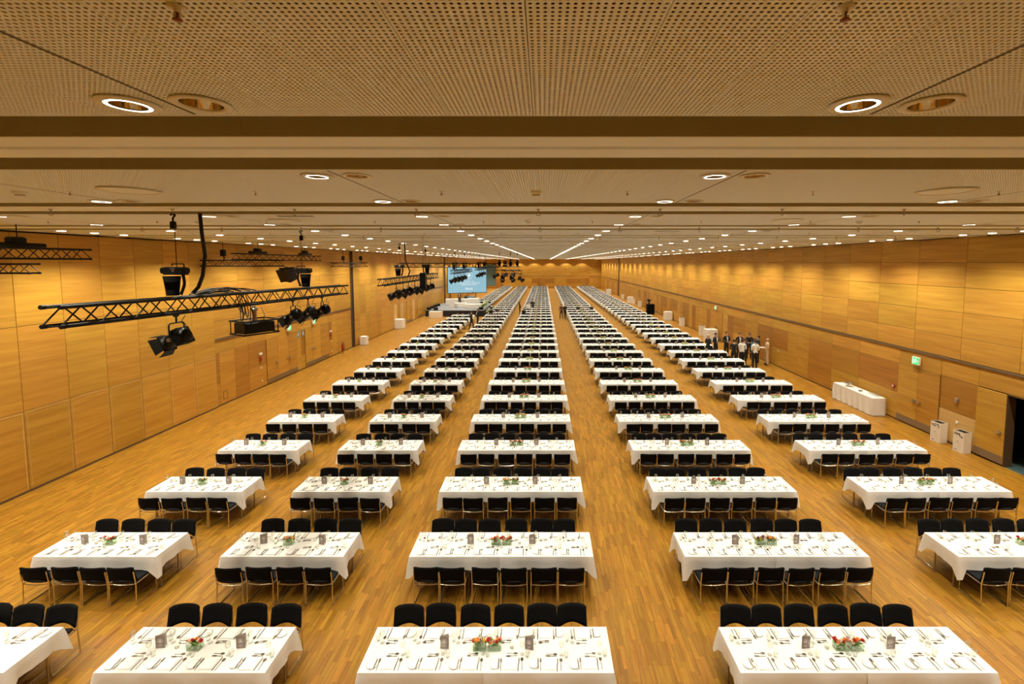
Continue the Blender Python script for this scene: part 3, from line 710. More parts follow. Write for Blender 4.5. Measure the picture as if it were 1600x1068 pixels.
for r, c, xc, yc in tables:
    W = 2.40 if COLS[c][3] == 4 else 3.60; near = r < 8
    lab = 'folding banquet table with %s places under white cloth, %s row from front, %s column' % ('eight' if W < 3 else 'twelve', ordw(r), COLS[c][0])
    if near:
        e = thing('banquet_table', lab, 'table', (xc, yc, 0), 0, 'banquet tables')
        for x0 in ([0] if W < 3 else [-.9, .9]):
            ob('tabletop', top_me[2.40 if W < 3 else 1.795], e, (x0, 0, .735))
            w2 = 1.2 if W < 3 else .8975
            for sx in (-1, 1):
                for sy in (-1, 1): ob('leg', leg_me, e, (x0 + sx * (w2 - .09), sy * .22, 0))
    else: tag(ob('banquet_table', tab_me[W], None, (xc, yc, 0)), lab, 'table', 'banquet tables')
    if W < 3: tag(ob('tablecloth', cl4[(r * 3 + c) % 4], None, (xc, yc, .745), math.pi * (r % 2)), 'white tablecloth on the short table, %s row from front, %s column' % (ordw(r), COLS[c][0]), 'tablecloth', 'white tablecloths')
    elif r < 14:
        for s in (0, 1):
            tag(ob('tablecloth', cl6h[(r + c + 2 * s) % 4], None, (xc, yc, .745 + .0012 * s), math.pi * s, (1, 1 + .004 * s, 1)), 'white tablecloth over the %s half of the long table, %s row, %s column' % ('right' if s else 'left', ordw(r), COLS[c][0]), 'tablecloth', 'white tablecloths')
    else: tag(ob('tablecloth', cl6[(r + c) % 2], None, (xc, yc, .745), math.pi * (r % 2)), 'white tablecloth on the long table, %s row from front, %s column' % (ordw(r), COLS[c][0]), 'tablecloth', 'white tablecloths')

# --- chair, facing +y, origin on the floor below the seat centre
def backrest_mb(nu=11, nv=7, w=.495):
    g = []
    for j in range(nv):
        v = j / (nv - 1); row = []
        for i in range(nu):
            u = 2 * i / (nu - 1) - 1
            zb = .475 + .055 * (math.cos(u * math.pi * .5) ** 1.5 if abs(u) < 1 else 0); zt = .80 - .010 * abs(u) ** 2.2 - (.016 * max(0, (abs(u) - .80) / .20) ** 2)
            z = zb + (zt - zb) * v; hw = w / 2 * (1 - .022 * v)
            row.append((u * hw, -.225 - .075 * (z - .45) / .35 + .050 * abs(u) ** 2.2, z))
        g.append(row)
    return MB().sheet(g, (0, -.026, .004))
def seat_mb(nu=9, nv=8):
    g = []
    for j in range(nv):
        v = j / (nv - 1); row = []
        for i in range(nu):
            u = 2 * i / (nu - 1) - 1; hw = .228 - .020 * max(0, (.18 - v) / .18) ** 2 - .02 * max(0, (v - .82) / .18) ** 2
            row.append((u * hw, -.205 + .44 * v - .012 * u * u * (1 if v > .5 else -1), .438 + .010 * u * u - .012 * max(0, v - .7) / .3))
        g.append(row)
    return MB().sheet(g, (0, 0, .026))
def legframe_mb(s, n=8, k=3):
    x = s * .247
    p = arc([(x * .985, -.262, .70), (x, -.225, .43), (x, -.245, .010), (x, .225, .010), (x, .205, .425), (x, -.21, .432)], .035, k)
    return MB().tube(p, .0105, n)
def crossbar_mb(n=8, part=2):
    m = MB()
    if part != 1: m.tube([(-.247, -.215, .424), (-.20, -.218, .420), (-.10, -.222, .410), (0, -.224, .406), (.10, -.222, .410), (.20, -.218, .420), (.247, -.215, .424)], .0095, n)
    if part: m.tube([(-.247, .16, .424), (.247, .16, .424)], .009, n)
    return m
ch_parts = [('backrest', backrest_mb().mesh('backrest', 'chair_fabric')), ('seat', seat_mb().mesh('seat', 'chair_seat')), ('leg_frame', legframe_mb(-1).mesh('leg_frame', 'chrome')), ('leg_frame', legframe_mb(1).mesh('leg_frame', 'chrome')), ('rear_crossbar', crossbar_mb(8, 0).mesh('rear_crossbar', 'chrome')), ('front_crossbar', crossbar_mb(8, 1).mesh('front_crossbar', 'chrome'))]
low = MB(); low.merge(backrest_mb(5, 3), mi=0); low.merge(seat_mb(3, 3), mi=1); low.merge(legframe_mb(-1, 4, 1), mi=2); low.merge(legframe_mb(1, 4, 1), mi=2); low.merge(crossbar_mb(4), mi=2)
SEAT_X = {4: ([-.84, -.29, .29, .84], [-.80, -.24, .34, .86]), 6: ([-1.40, -.90, -.34, .24, .79, 1.30], [-1.39, -.88, -.28, .25, .85, 1.37])}
chairs = []
for r, c, xc, yc in tables:
    n = COLS[c][3]
    for sd in (0, 1):                        # 0 near side, 1 far side
        if r == 0 and sd == 0: continue
        xs = SEAT_X[n][1 - sd]
        for i in range(n):
            x = xc + xs[i] + rt.uniform(-.025, .025); y = yc - .51 + rt.uniform(-.02, .015) if sd == 0 else yc + .51 + rt.uniform(-.015, .02)
            rz = (0 if sd == 0 else math.pi) + R(rt.uniform(-2.5, 2.5))
            chairs.append((px(x, y, .6)[2] + (0 if seen(x, y, .78, 12) else 1e3), r, c, sd, i, x, y, rz))
chairs.sort()
farch = []
for q, (d_, r, c, sd, i, x, y, rz) in enumerate(chairs):
    if d_ > 1e3:
        if d_ < 1e3 + 14 and c in (0, 4): farch.append((x, y, 0, rz))
        continue
    if q >= 300: farch.append((x, y, 0, rz)); continue
    e = thing('dining_chair', 'black chair with chrome legs, %s side of %s, %s from left' % ('far' if sd else 'near', where(c, r), ordw(i)), 'chair', (x, y, 0), rz, 'black stacking chairs at the tables')
    for nm, me in ch_parts: ob(nm, me, e)
tag(stamp('distant_chairs', low, farch, ['chair_fabric', 'chair_seat', 'chrome']), 'rows of black chairs at the distant banquet tables', 'chair', None, 'stuff')

# --- place setting, sitter at -y; origin on the cloth at the napkin's middle
def spoon_mb(L=.19, w=.021, n=10):
    m = MB(); m.prism([(-.0035, -L / 2), (.0035, -L / 2), (.003, L / 2 - .05), (-.003, L / 2 - .05)], .0015, .0045)
    k = [(w * math.cos(2 * math.pi * i / n), L / 2 - .03 + .030 * math.sin(2 * math.pi * i / n)) for i in range(n)]; m.prism(k, .001, .006); return m
def knife_mb(L=.22):
    return MB().prism([(-.006, -L / 2), (.006, -L / 2), (.0065, 0), (.009, .01), (.010, L / 2 - .03), (.004, L / 2), (-.003, L / 2 - .01), (-.004, .01), (-.006, 0)], .001, .005)
def fork_mb(L=.20):
    m = MB(); m.prism([(-.0035, -L / 2), (.0035, -L / 2), (.003, L / 2 - .075), (.012, L / 2 - .055), (.012, L / 2 - .045), (-.012, L / 2 - .045), (-.012, L / 2 - .055), (-.003, L / 2 - .075)], .0015, .0045)
    for k in range(4): x = -.0098 + k * .0065; m.box(x - .0018, x + .0018, L / 2 - .046, L / 2, .0015, .004)
    return m
def plate_mb(n=24): return MB().lathe([(.0, .002), (.050, .002), (.058, .006), (.080, .012), (.081, .014), (.057, .009), (.049, .0055), (.0, .005)], n)
def napkin_mb():
    m = MB(); m.cbox(-.095, .095, -.09, .09, 0, .006, .002); m.cbox(-.093, .094, -.087, .088, .006, .010, .002); m.cbox(-.094, .093, -.086, .087, .010, .013, .002); return m
def wine_mb(n=14): return MB().lathe([(.034, 0), (.033, .003), (.006, .006), (.0042, .02), (.0042, .095), (.012, .105), (.030, .122), (.037, .145), (.036, .175), (.031, .205), (.030, .205), (.035, .175), (.0355, .146), (.028, .125), (.0, .110)], n, cap0=True)
def tumbler_mb(n=14): return MB().lathe([(.026, 0), (.030, .045), (.034, .10), (.0325, .10), (.0285, .045), (.024, .006), (.0, .006)], n, cap0=True)
ITEMS = [('bread_plate', plate_mb(), 'china_white', -.205, -.01, 0, 'plate', 'white bread plate'), ('butter_knife', knife_mb(.17), 'steel', -.160, .0, .016, 'knife', 'small butter knife'),
         ('dinner_fork', fork_mb(), 'steel', -.124, .0, 0, 'fork', 'steel dinner fork'), ('napkin', napkin_mb(), 'napkin_white', 0, 0, 0, 'napkin', 'folded white napkin'),
         ('dinner_knife', knife_mb(), 'steel', .124, .0, 0, 'knife', 'steel dinner knife'), ('soup_spoon', spoon_mb(.2, .022), 'steel', .178, .000, 0, 'spoon', 'steel soup spoon'),
         ('dessert_fork', fork_mb(.16), 'steel', .03, .130, 0, 'fork', 'small dessert fork'), ('dessert_spoon', spoon_mb(.16, .018), 'steel', .035, .170, 0, 'spoon', 'small dessert spoon'),
         ('wine_glass', wine_mb(), 'glass_clear', .178, .165, 0, 'glass', 'stemmed wine glass'), ('water_glass', tumbler_mb(), 'glass_clear', .252, .125, 0, 'glass', 'clear water tumbler')]
IT_ME = [it[1].mesh(it[0], it[2]) for it in ITEMS]
def mini(it):
    nm = it[0]
    if 'knife' in nm: return MB().box(-.005, .006, -.10, .10, .001, .004)
    if 'fork' in nm: return MB().box(-.004, .004, -.09, .06, .001, .004).box(-.011, .011, .05, .09, .001, .004)
    if 'spoon' in nm: return MB().box(-.004, .004, -.09, .05, .001, .004).box(-.017, .017, .045, .09, .001, .005)
    if 'plate' in nm: return MB().lathe([(.081, .012), (.05, .004), (.0, .004)], 8)
    if nm == 'napkin': return MB().box(-.095, .095, -.09, .09, 0, .012)
    if nm == 'wine_glass': return MB().lathe([(.034, .001), (.005, .006), (.005, .10), (.034, .14), (.031, .205)], 6)
    return MB().lathe([(.026, .001), (.034, .10)], 6)
seats = []
for r, c, xc, yc in tables:
    n = COLS[c][3]; xs = [(-(n - 1) / 2 + i) * .575 for i in range(n)]
    for sd in (0, 1):
        for i in range(n):
            x = xc + xs[i] + rt.uniform(-.02, .02) + (.02 if sd == 0 else -.02); y = yc - .40 + .135 if sd == 0 else yc + .40 - .135
            seats.append((px(x, y, TZ)[2] + (0 if seen(x, y, TZ, 3) else 1e3), r, c, sd, i, x, y, R(rt.uniform(-2, 2)) + (0 if sd == 0 else math.pi)))
seats.sort()
fars = {k: [] for k in range(len(ITEMS))}
for q, (d_, r, c, sd, i, x, y, rz) in enumerate(seats):
    if d_ > 1e3 + 16: continue
    for k, it in enumerate(ITEMS):
        ix, iy = it[3] + rt.uniform(-.006, .006), it[4] + rt.uniform(-.008, .008)
        irz = rz + R(rt.uniform(-3, 3)) + (R(90) if it[0] == 'dessert_fork' else R(-90) if it[0] == 'dessert_spoon' else 0)
        X = x + ix * math.cos(rz) - iy * math.sin(rz); Y = y + ix * math.sin(rz) + iy * math.cos(rz); Z = TZ + it[5]
        if q < 300 and d_ < 1e3:
            tag(ob(it[0], IT_ME[k], None, (X, Y, Z), irz), '%s at %s place from left, %s side of %s' % (it[7], ordw(i), 'far' if sd else 'near', where(c, r)), it[6], it[0].replace('_', ' ') + ' at each place')
        elif d_ < 1e3 and (r < 30 or it[2] != 'steel'): fars[k].append((X, Y, Z, irz))
for grp, ks, mt, lab, cat in (('distant_cutlery', (1, 2, 4, 5, 6, 7), 'steel', 'steel cutlery laid on the distant tables', 'cutlery'), ('distant_plates', (0,), 'china_white', 'white bread plates on the distant tables', 'plate'),
                              ('distant_napkins', (3,), 'napkin_white', 'folded white napkins on the distant tables', 'napkin'), ('distant_glassware', (8, 9), 'glass_clear', 'clear glasses on the distant tables', 'glass')):
    parts = [stamp(grp, mini(ITEMS[k]), fars[k], mt) for k in ks]
    if len(parts) > 1:
        ms = [p.data for p in parts]; co = []; lv = []; ls = []; vo = lo = 0
        for me in ms:
            a = np.empty(len(me.vertices) * 3, np.float32); me.vertices.foreach_get('co', a); co.append(a)
            b = np.empty(len(me.loops), np.int32); me.loops.foreach_get('vertex_index', b); lv.append(b + vo)
            d = np.empty(len(me.polygons), np.int32); me.polygons.foreach_get('loop_start', d); ls.append(d + lo); vo += len(me.vertices); lo += len(me.loops)
        me = bpy.data.meshes.new(grp); me.vertices.add(vo); me.vertices.foreach_set('co', np.concatenate(co)); me.loops.add(lo); me.loops.foreach_set('vertex_index', np.concatenate(lv))
        ls = np.concatenate(ls); me.polygons.add(len(ls)); me.polygons.foreach_set('loop_start', ls); me.materials.append(MATS[mt]); me.update(calc_edges=True)
        for p in parts[1:]: bpy.data.objects.remove(p)
        parts[0].data = me
    tag(parts[0], lab, cat, None, 'stuff')

# --- menu cards, flower vases, votive glasses
CW, CH = .130, .195
def card_panel(): return MB().box(0, CW, -.0006, .0006, 0, CH)
cover_me = card_panel().mesh('cover', 'card_mauve'); back_me = card_panel().mesh('back_leaf', 'card_pale')
em = MB(); NN = 20
for k in range(NN):
    a, b = 2 * math.pi * k / NN, 2 * math.pi * (k + 1) / NN
    em.add([(.036 * math.cos(a), 0, .036 * math.sin(a)), (.036 * math.cos(b), 0, .036 * math.sin(b)), (.031 * math.cos(b), 0, .031 * math.sin(b)), (.031 * math.cos(a), 0, .031 * math.sin(a))], [(0, 1, 2, 3)])
em.add([(-.022, 0, -.006), (.020, 0, -.006), (.012, 0, -.020), (-.014, 0, -.020)], [(0, 1, 2, 3)]); em.add([(-.014, 0, -.003), (-.002, 0, -.003), (-.003, 0, .022), (-.013, 0, .018)], [(0, 1, 2, 3)]); em.add([(.001, 0, -.003), (.014, 0, -.003), (.012, 0, .016), (.002, 0, .020)], [(0, 1, 2, 3)])
for z, w in ((-.060, .034), (-.070, .026), (-.084, .014)): em.add([(-w, 0, z), (w, 0, z), (w, 0, z - .004), (-w, 0, z - .004)], [(0, 1, 2, 3)])
em_me = em.mesh('printed_emblem', 'print_white')
def book_mb():
    m = MB(); m.merge(card_panel(), Matrix.Rotation(R(28), 4, 'Z'), 1); m.merge(card_panel(), None, 0); return m
book = book_mb(); book_me = book.mesh('menu_card', 'card_mauve', 'card_pale')
cards = []
for r, c, xc, yc in tables:
    offs = (-.66, .60) if COLS[c][3] == 6 else (-.60, .60)
    for s, ox in enumerate(offs): cards.append((px(xc + ox, yc, TZ)[2] + (0 if seen(xc + ox, yc, TZ, 5) else 1e3), r, c, s, xc + ox - CW / 2, yc - .004 + rt.uniform(-.006, .006), R(rt.choice([-12, 6, 0, 10, -16, 4, -5]))))
cards.sort(); farc = []
for q, (d_, r, c, s, x, y, rz) in enumerate(cards):
    if d_ > 1e3: continue
    if q >= 300: farc.append((x, y, TZ, rz)); continue
    lab = 'mauve-grey folded menu card standing on %s half of %s' % ('right' if s else 'left', where(c, r))
    if r < 6:
        e = thing('menu_card', lab, 'menu card', (x, y, TZ), rz, 'folded menu cards'); cv = ob('cover', cover_me, e); ob('printed_emblem', em_me, cv, (CW / 2, -.0012, .115)); ob('back_leaf', back_me, e, (0, .0013, 0), R(28))
    else: tag(ob('menu_card', book_me, None, (x, y, TZ), rz), lab, 'menu card', 'folded menu cards')
if farc: tag(stamp('distant_menu_cards', book, farc, ['card_mauve', 'card_pale']), 'mauve menu cards on the distant tables', 'menu card', None, 'stuff')
# vase: glass cube with stems; blooms and leaves above
def vase_mb():
    m = MB(); a, b, t, h = .095, .055, .004, .085
    m.box(-a, a, -b, -b + t, 0, h); m.box(-a, a, b - t, b, 0, h); m.box(-a, -a + t, -b + t, b - t, 0, h); m.box(a - t, a, -b + t, b - t, 0, h); m.box(-a + t, a - t, -b + t, b - t, 0, .008); return m
def bloom_mb(kind, rr):
    m = MB()
    if kind == 'spike':
        for k in range(9):
            z = k * .010; r = .016 * (1 - k / 12)
            for j in range(4): a = j * 1.57 + k * .8; m.add([(0, 0, z), (r * math.cos(a - .5), r * math.sin(a - .5), z + .004), (r * 1.3 * math.cos(a), r * 1.3 * math.sin(a), z + .012), (r * math.cos(a + .5), r * math.sin(a + .5), z + .004)], [(0, 1, 2, 3)])
        return m
    for ring, (nr, r, zt, z0) in enumerate(((7, .034, .006, 0), (6, .026, .018, .004), (4, .014, .024, .010))):
        for j in range(nr):
            a = 2 * math.pi * j / nr + ring * .4; w = math.pi / nr * 1.15
            m.add([(0, 0, z0), (r * .7 * math.cos(a - w), r * .7 * math.sin(a - w), z0 + zt * .7), (r * math.cos(a), r * math.sin(a), z0 + zt), (r * .7 * math.cos(a + w), r * .7 * math.sin(a + w), z0 + zt * .7)], [(0, 1, 2, 3)], 0, True)
    m.ball((0, 0, .012), .008, n=6, m=4); return m
def leaf_mb():
    return MB().add([(0, 0, 0), (.016, 0, .035), (0, .010, .075), (-.016, 0, .035), (0, .012, .035)], [(0, 1, 4), (1, 2, 4), (2, 3, 4), (3, 0, 4)], 0, True)
vase_me = vase_mb().mesh('glass_cube', 'glass_vase')
rose = {c_: bloom_mb('rose', None).mesh('bloom', c_) for c_ in ('bloom_red', 'bloom_orange', 'bloom_yellow', 'bloom_purple', 'bloom_pink', 'bloom_cream')}
spike = {c_: bloom_mb('spike', None).mesh('flower_spike', c_) for c_ in ('bloom_purple', 'bloom_red')}
leafm = leaf_mb(); leaf_me = leafm.mesh('leaf', 'leaf_green')
PAL = [('bloom_red', 'bloom_yellow', 'bloom_orange', 'bloom_cream'), ('bloom_red', 'bloom_orange', 'bloom_pink', 'bloom_cream'), ('bloom_yellow', 'bloom_purple', 'bloom_cream', 'bloom_yellow'), ('bloom_orange', 'bloom_cream', 'bloom_red', 'bloom_yellow')]
def arrangement(seed):
    rr = random.Random(seed); pal = PAL[seed % 4]; items = []
    for k in range(7): items.append(('b', pal[k % 4], (-.09 + .03 * k + .012 * rr.random(), rr.uniform(-.015, .015), .09 + .06 * rr.random()), (rr.uniform(-.5, .5), rr.uniform(-.5, .5), rr.random() * 6), .85 + .45 * rr.random()))
    if seed % 2 == 0: items.append(('s', 'bloom_purple' if seed % 4 == 0 else 'bloom_red', (rr.uniform(-.05, .02), 0, .09), (rr.uniform(-.3, .3), rr.uniform(-.3, .3), 0), 1.0))
    for k in range(10): a = k * .9 + rr.random(); items.append(('l', None, (.07 * math.cos(a), .03 * math.sin(a), .055 + .03 * rr.random()), (rr.uniform(-.9, .9), rr.uniform(-.9, .9), a), .9 + .5 * rr.random()))
    st = MB()
    for k in range(26):
        st.tube([(rr.uniform(-.08, .08), rr.uniform(-.04, .04), .010), (rr.uniform(-.08, .08), rr.uniform(-.04, .04), .10)], .0035, 4)
    return items, st
ARR = [arrangement(i) for i in range(4)]
ARR_ST = [a[1].mesh('stems', 'stem_green') for a in ARR]
FM = ['glass_vase', 'stem_green', 'leaf_green', 'bloom_red', 'bloom_orange', 'bloom_yellow', 'bloom_purple', 'bloom_pink', 'bloom_cream']
def joined(i):
    its, st = ARR[i]; m = MB(); m.merge(vase_mb(), mi=0)
    for k in range(6): m.tube([(-.07 + .026 * k, .02 * (k % 2), .01), (.06 - .026 * k, 0, .1)], .006, 3, 1)
    for t, cn, loc, rot, sc in its:
        M = Matrix.Translation(loc) @ Euler(rot).to_matrix().to_4x4() @ Matrix.Scale(sc, 4)
        if t == 'b': m.ball((loc[0], loc[1], loc[2] + .01), .028 * sc, None, .018 * sc, 6, 3, FM.index(cn))
        elif t == 'l': m.merge(leafm, M, 2)
        else: m.tube([loc, (loc[0], loc[1], loc[2] + .09)], [.016, .005], 4, FM.index(cn))
    return m
ARR_J = [joined(i).mesh('flower_vase', *FM) for i in range(4)]
nv = 0
vn = ['red and orange', 'coral and pink', 'yellow and purple', 'orange and red']
votive = MB().lathe([(.026, 0), (.032, .06), (.030, .06), (.024, .006), (.0, .006)], 14, 0, cap0=True).lathe([(.0, .035), (.018, .035), (.018, .008)], 10, 1); vot_me = votive.mesh('votive', 'votive_frost', 'china_white')
for r, c, xc, yc in tables:
    offs = (-.14, .08) if COLS[c][3] == 6 else (-.08,)
    if r >= 24: offs = (-.04,)
    for s, ox in enumerate(offs):
        v = (r * 5 + c * 3 + s * 2) % 4 if not (r == 0 and c == 2) else s
        x, y = xc + ox, yc + .0; nv += 1
        if not seen(x, y, TZ): continue
        lab = '%sglass cube vase of %s flowers on %s' % (('left ' if s == 0 else 'right ') if len(offs) == 2 else '', vn[v], where(c, r))
        if r < 4:
            e = thing('flower_vase', lab, 'vase', (x, y, TZ), R(rt.uniform(-5, 5)), 'table flower vases'); ob('glass_cube', vase_me, e); ob('stems', ARR_ST[v], e)
            for t, cn, loc, rot, sc in ARR[v][0]:
                ob('bloom' if t == 'b' else 'leaf' if t == 'l' else 'flower_spike', rose[cn] if t == 'b' else leaf_me if t == 'l' else spike[cn], e, loc, rot, (sc,) * 3)
        else: tag(ob('flower_vase', ARR_J[v], None, (x, y, TZ), R(rt.uniform(-8, 8))), lab, 'vase', 'table flower vases')
    if r < 16:
        x = xc + (.34 if COLS[c][3] == 6 else -.36) * (1 if c != 3 else -1)
        if seen(x, yc, TZ): tag(ob('votive', vot_me, None, (x, yc + .01, TZ)), 'small frosted votive glass beside the flowers on ' + where(c, r), 'candle glass', 'frosted votive glasses')
# ------------------------------------------------------------------ lighting trusses
TS = .12                                       # half chord spacing
def truss(label, p0, p1, detailed=False, pitch=.49):
    p0, p1 = Vector(p0), Vector(p1); d = p1 - p0; L = d.length
    e = thing('lighting_truss', label, 'truss', p0)
    e.rotation_mode = 'QUATERNION'; x = d.normalized(); y = Vector((0, 0, 1)).cross(x).normalized(); z = x.cross(y)
    e.rotation_quaternion = Matrix((x, y, z)).transposed().to_quaternion()
    key = round(L, 3)
    chord = MB().tube([(0, 0, 0), (L, 0, 0)], .025, 10)
    for xx in (0., L): chord.lathe([(.029, -.03), (.029, .03)], 10, M=Matrix.Translation((min(max(xx, .03), L - .03), 0, 0)) @ Matrix.Rotation(R(90), 4, 'Y'))
    cm = chord.mesh('chord', 'rig_black')
    for a in (-TS, TS):
        for b in (-TS, TS): ob('chord', cm, e, (0, a, b))
    n = max(1, int(L / pitch)); st = L / n; pre = math.hypot(st / 2, 2 * TS); ang = math.atan2(2 * TS, st / 2)
    br = MB().tube([(0, 0, 0), (pre, 0, 0)], .010, 6)
    segs = []
    for i in range(n):
        for (o_, rot) in (((i * st, -TS), 1), ((i * st + st / 2, TS), -1)):
            x_, v = o_
            for f in range(2): segs.append((x_, v, rot, f))
    if detailed:
        bm_ = br.mesh('brace', 'rig_black')
    allb = MB()
    for x_, v, rot, f in segs:
        if f < 2: M = Matrix.Translation((x_, TS if f else -TS, v)) @ Matrix.Rotation(-rot * ang, 4, 'Y')
        else: M = Matrix.Translation((x_, v, TS if f == 2 else -TS)) @ Matrix.Rotation(rot * ang, 4, 'Z')
        if detailed: q = ob('brace', bm_, e); q.matrix_local = M
        else: allb.merge(br, M)
    rung = MB().tube([(0, -TS, 0), (0, TS, 0)], .010, 6).mesh('cross_strut', 'rig_black')
    for i in range(0, n + 1, 3):
        for v in (-TS, TS): ob('cross_strut', rung, e, (min(max(i * st, .05), L - .05), 0, v))
    if not detailed: allb.build('braces', 'rig_black', e)['kind'] = 'stuff'
    return e
def chain_mb(h): return MB().tube([(0, 0, 0), (0, 0, h)], .006, 6)
def hoist(label, x, y, zt, along=0.):
    """chain hoist sitting above a truss: motor, chain bag, chain up to a ceiling hook"""
    e = thing('chain_hoist', label, 'hoist', (x, y, zt), along, 'chain hoists of the trusses')
    m = MB(); m.cbox(-.17, .17, -.07, .07, .35, .48, .02); m.tube([(-.17, 0, .42), (-.22, 0, .42)], .055, 12); m.tube([(.17, 0, .42), (.20, 0, .42)], .05, 12); m.build('motor', 'rig_black', e)
    MB().tube(arc([(-.06, .0, .50), (-.06, 0, .53), (.14, 0, .53), (.14, 0, .48)], .02), .010, 6).build('carry_handle', 'rig_black', e)
    MB().lathe([(.09, .01), (.10, .16), (.125, .33), (.122, .33), (.09, .05), (.0, .03)], 14, M=Matrix.Translation((-.07, 0, 0))).build('chain_bag', 'rig_fabric', e)
    b = MB(); b.tube(arc([(.10, .02, .36), (.12, .02, .2), (.05, .02, .03)], .05), .022, 6); b.tube(arc([(.12, -.03, .36), (.16, -.03, .25), (.10, -.03, .02)], .05), .012, 6); b.build('sling', 'rig_fabric', e)
    b = MB(); b.box(-.01, .03, -.075, -.07, .40, .44); b.tube([(-.03, -.08, .45), (.05, -.08, .45)], .008, 6); b.build('name_plate', 'rig_steel', e)
    top = ZC - zt
    chain_mb(top - .30 - .48).build('chain', 'rig_black', e, (.02, 0, .48))
    h = MB(); h.cbox(-.04, .04, -.03, .03, top - .32, top - .20, .01); h.tube(arc([(0, 0, top - .2), (0, 0, top - .14), (.05, 0, top - .10), (0, 0, top - .07), (-.035, 0, top - .10)], .03), .014, 8); h.tube([(0, 0, top - .09), (0, 0, top - .075)], .012, 6); h.build('top_hook', 'rig_black', e)
    return e
def lantern(label, x, y, ztop, aim=0., drop=.46, tilt=30, scale=1.0):
    """stage spotlight with barn doors, hung from a clamp at ztop; aim = heading of the beam"""
    e = thing('stage_spotlight', label, 'stage light', (x, y, ztop), aim, 'stage spotlights')
    s = scale; zb = -drop * s
    c = MB(); c.tube([(0, -.03, .02), (0, .03, .02)], .04, 10); c.tube([(0, 0, 0), (0, 0, -.10 * s)], .014, 8); c.build('clamp', 'rig_black', e)
    MB().tube(arc([(.0, -.15 * s, zb + .0), (.0, -.15 * s, -.11 * s), (.0, .15 * s, -.11 * s), (.0, .15 * s, zb)], .05), .011 * s, 8).build('yoke', 'rig_black', e)
    M = Matrix.Translation((0, 0, zb)) @ Matrix.Rotation(R(90 + tilt), 4, 'Y') @ Matrix.Scale(s, 4)
    b = MB(); b.lathe([(.0, -.20), (.07, -.20), (.11, -.17), (.125, -.08), (.125, .0), (.105, .02), (.105, .16), (.115, .165), (.115, .18)], 16, M=M)
    for k in range(5): b.box(-.13, .13, -.128, .128, -.15 + .028 * k, -.142 + .028 * k, 0, M)
    for q in range(4): b.box(.09, .125, -.125, .125, .172, .186, 0, M @ Matrix.Rotation(R(90 * q), 4, 'Z'))
    b.build('housing', 'rig_black', e)
    MB().lathe([(.10, .17), (.06, .185), (.0, .19)], 16, M=M).build('lens', 'lens_glass', e)
    for k in range(4):
        Mk = M @ Matrix.Rotation(R(90 * k), 4, 'Z') @ Matrix.Translation((.11, 0, .18)) @ Matrix.Rotation(R(28), 4, 'Y')
        MB().add([(0, -.10, 0), (0, .10, 0), (.0, .13, .13), (.0, -.13, .13), (.004, -.10, 0), (.004, .10, 0), (.004, .13, .13), (.004, -.13, .13)], [(0, 1, 2, 3), (7, 6, 5, 4), (0, 4, 5, 1), (1, 5, 6, 2), (2, 6, 7, 3), (3, 7, 4, 0)], 0, False, Mk).build('barn_door', 'rig_black', e)
    m = MB(); m.tube([(0, -.15 * s, zb), (0, -.18 * s, zb)], .03 * s, 10); m.tube([(0, .15 * s, zb), (0, .18 * s, zb)], .03 * s, 10); m.build('tilt_knob', 'rig_steel', e)
    MB().tube(arc([(-.12 * s, .02, zb + .10 * s), (-.2 * s, .05, zb + .25 * s), (-.08 * s, .04, -.12 * s), (-.15 * s, .0, .01)], .08), .006, 6).build('power_cable', 'rig_rubber', e)
    return e
TX = -6.05
truss('long black square truss with hoists hanging over the left tables', (TX, 5.55, 5.81), (TX, 13.75, 5.67), True)
zt = lambda y: 5.81 + (5.67 - 5.81) * (y - 5.55) / 8.2
hoist('chain hoist with black bag on the near part of the long truss', TX, 7.50, zt(7.5) + .15, R(0))
hoist('chain hoist with black bag on the far part of the long truss', TX, 11.45, zt(11.45) + .15, R(180))
lantern('black spotlight hanging alone under the near part of the long truss', TX, 7.45, zt(7.45) - .17, R(180), .36, 25, 1.05)
lantern('first of three spotlights below the far end of the long truss', TX, 10.95, zt(10.95) - .17, R(190), .36, 30)
lantern('middle of three spotlights below the far end of the long truss', TX - .05, 11.75, zt(11.75) - .17, R(200), .36, 32)
lantern('last of three spotlights below the far end of the long truss', TX, 12.4, zt(12.4) - .17, R(195), .36, 28)
# cable loom from the ceiling to the truss
tag(MB().tube([(TX, 8.10, ZC - .004), (TX, 8.12, 7.0), (TX + .03, 8.13, 6.6), (TX + .02, 8.06, 6.25), (TX, 7.97, 6.05), (TX - .06, 7.9, zt(7.9) + .17)], .030, 8).build('cable_loom', 'rig_rubber'), 'thick black cable drop from the ceiling to the long truss', 'cable')
m = MB(); rr = random.Random(5)
for k in range(9):
    y0 = 7.8 + rr.random() * .5; y1 = y0 + .6 + rr.random() * .7
    m.tube(arc([(TX + rr.uniform(-.1, .1), y0, zt(y0) + .16), (TX + rr.uniform(-.12, .12), (y0 + y1) / 2, zt(y0) + .17 + rr.random() * .10), (TX + rr.uniform(-.1, .1), y1, zt(y1) + .16)], .2), .012, 6)
for k in range(5):
    y0 = 8.75 + rr.random() * .3; m.tube(arc([(TX + .10, y0, zt(y0) + .14), (TX + .13 + .03 * k, y0 + .05, zt(y0) - .1 - .07 * k), (TX + .08, y0 + .16, zt(y0) - .30 - .06 * k), (TX + .0, y0 + .12 + .05 * k, zt(y0) - .14)], .1), .009, 6)
tag(m.build('cable_bundle', 'rig_rubber'), 'tangle of black cables coiled on top of the long truss', 'cable')
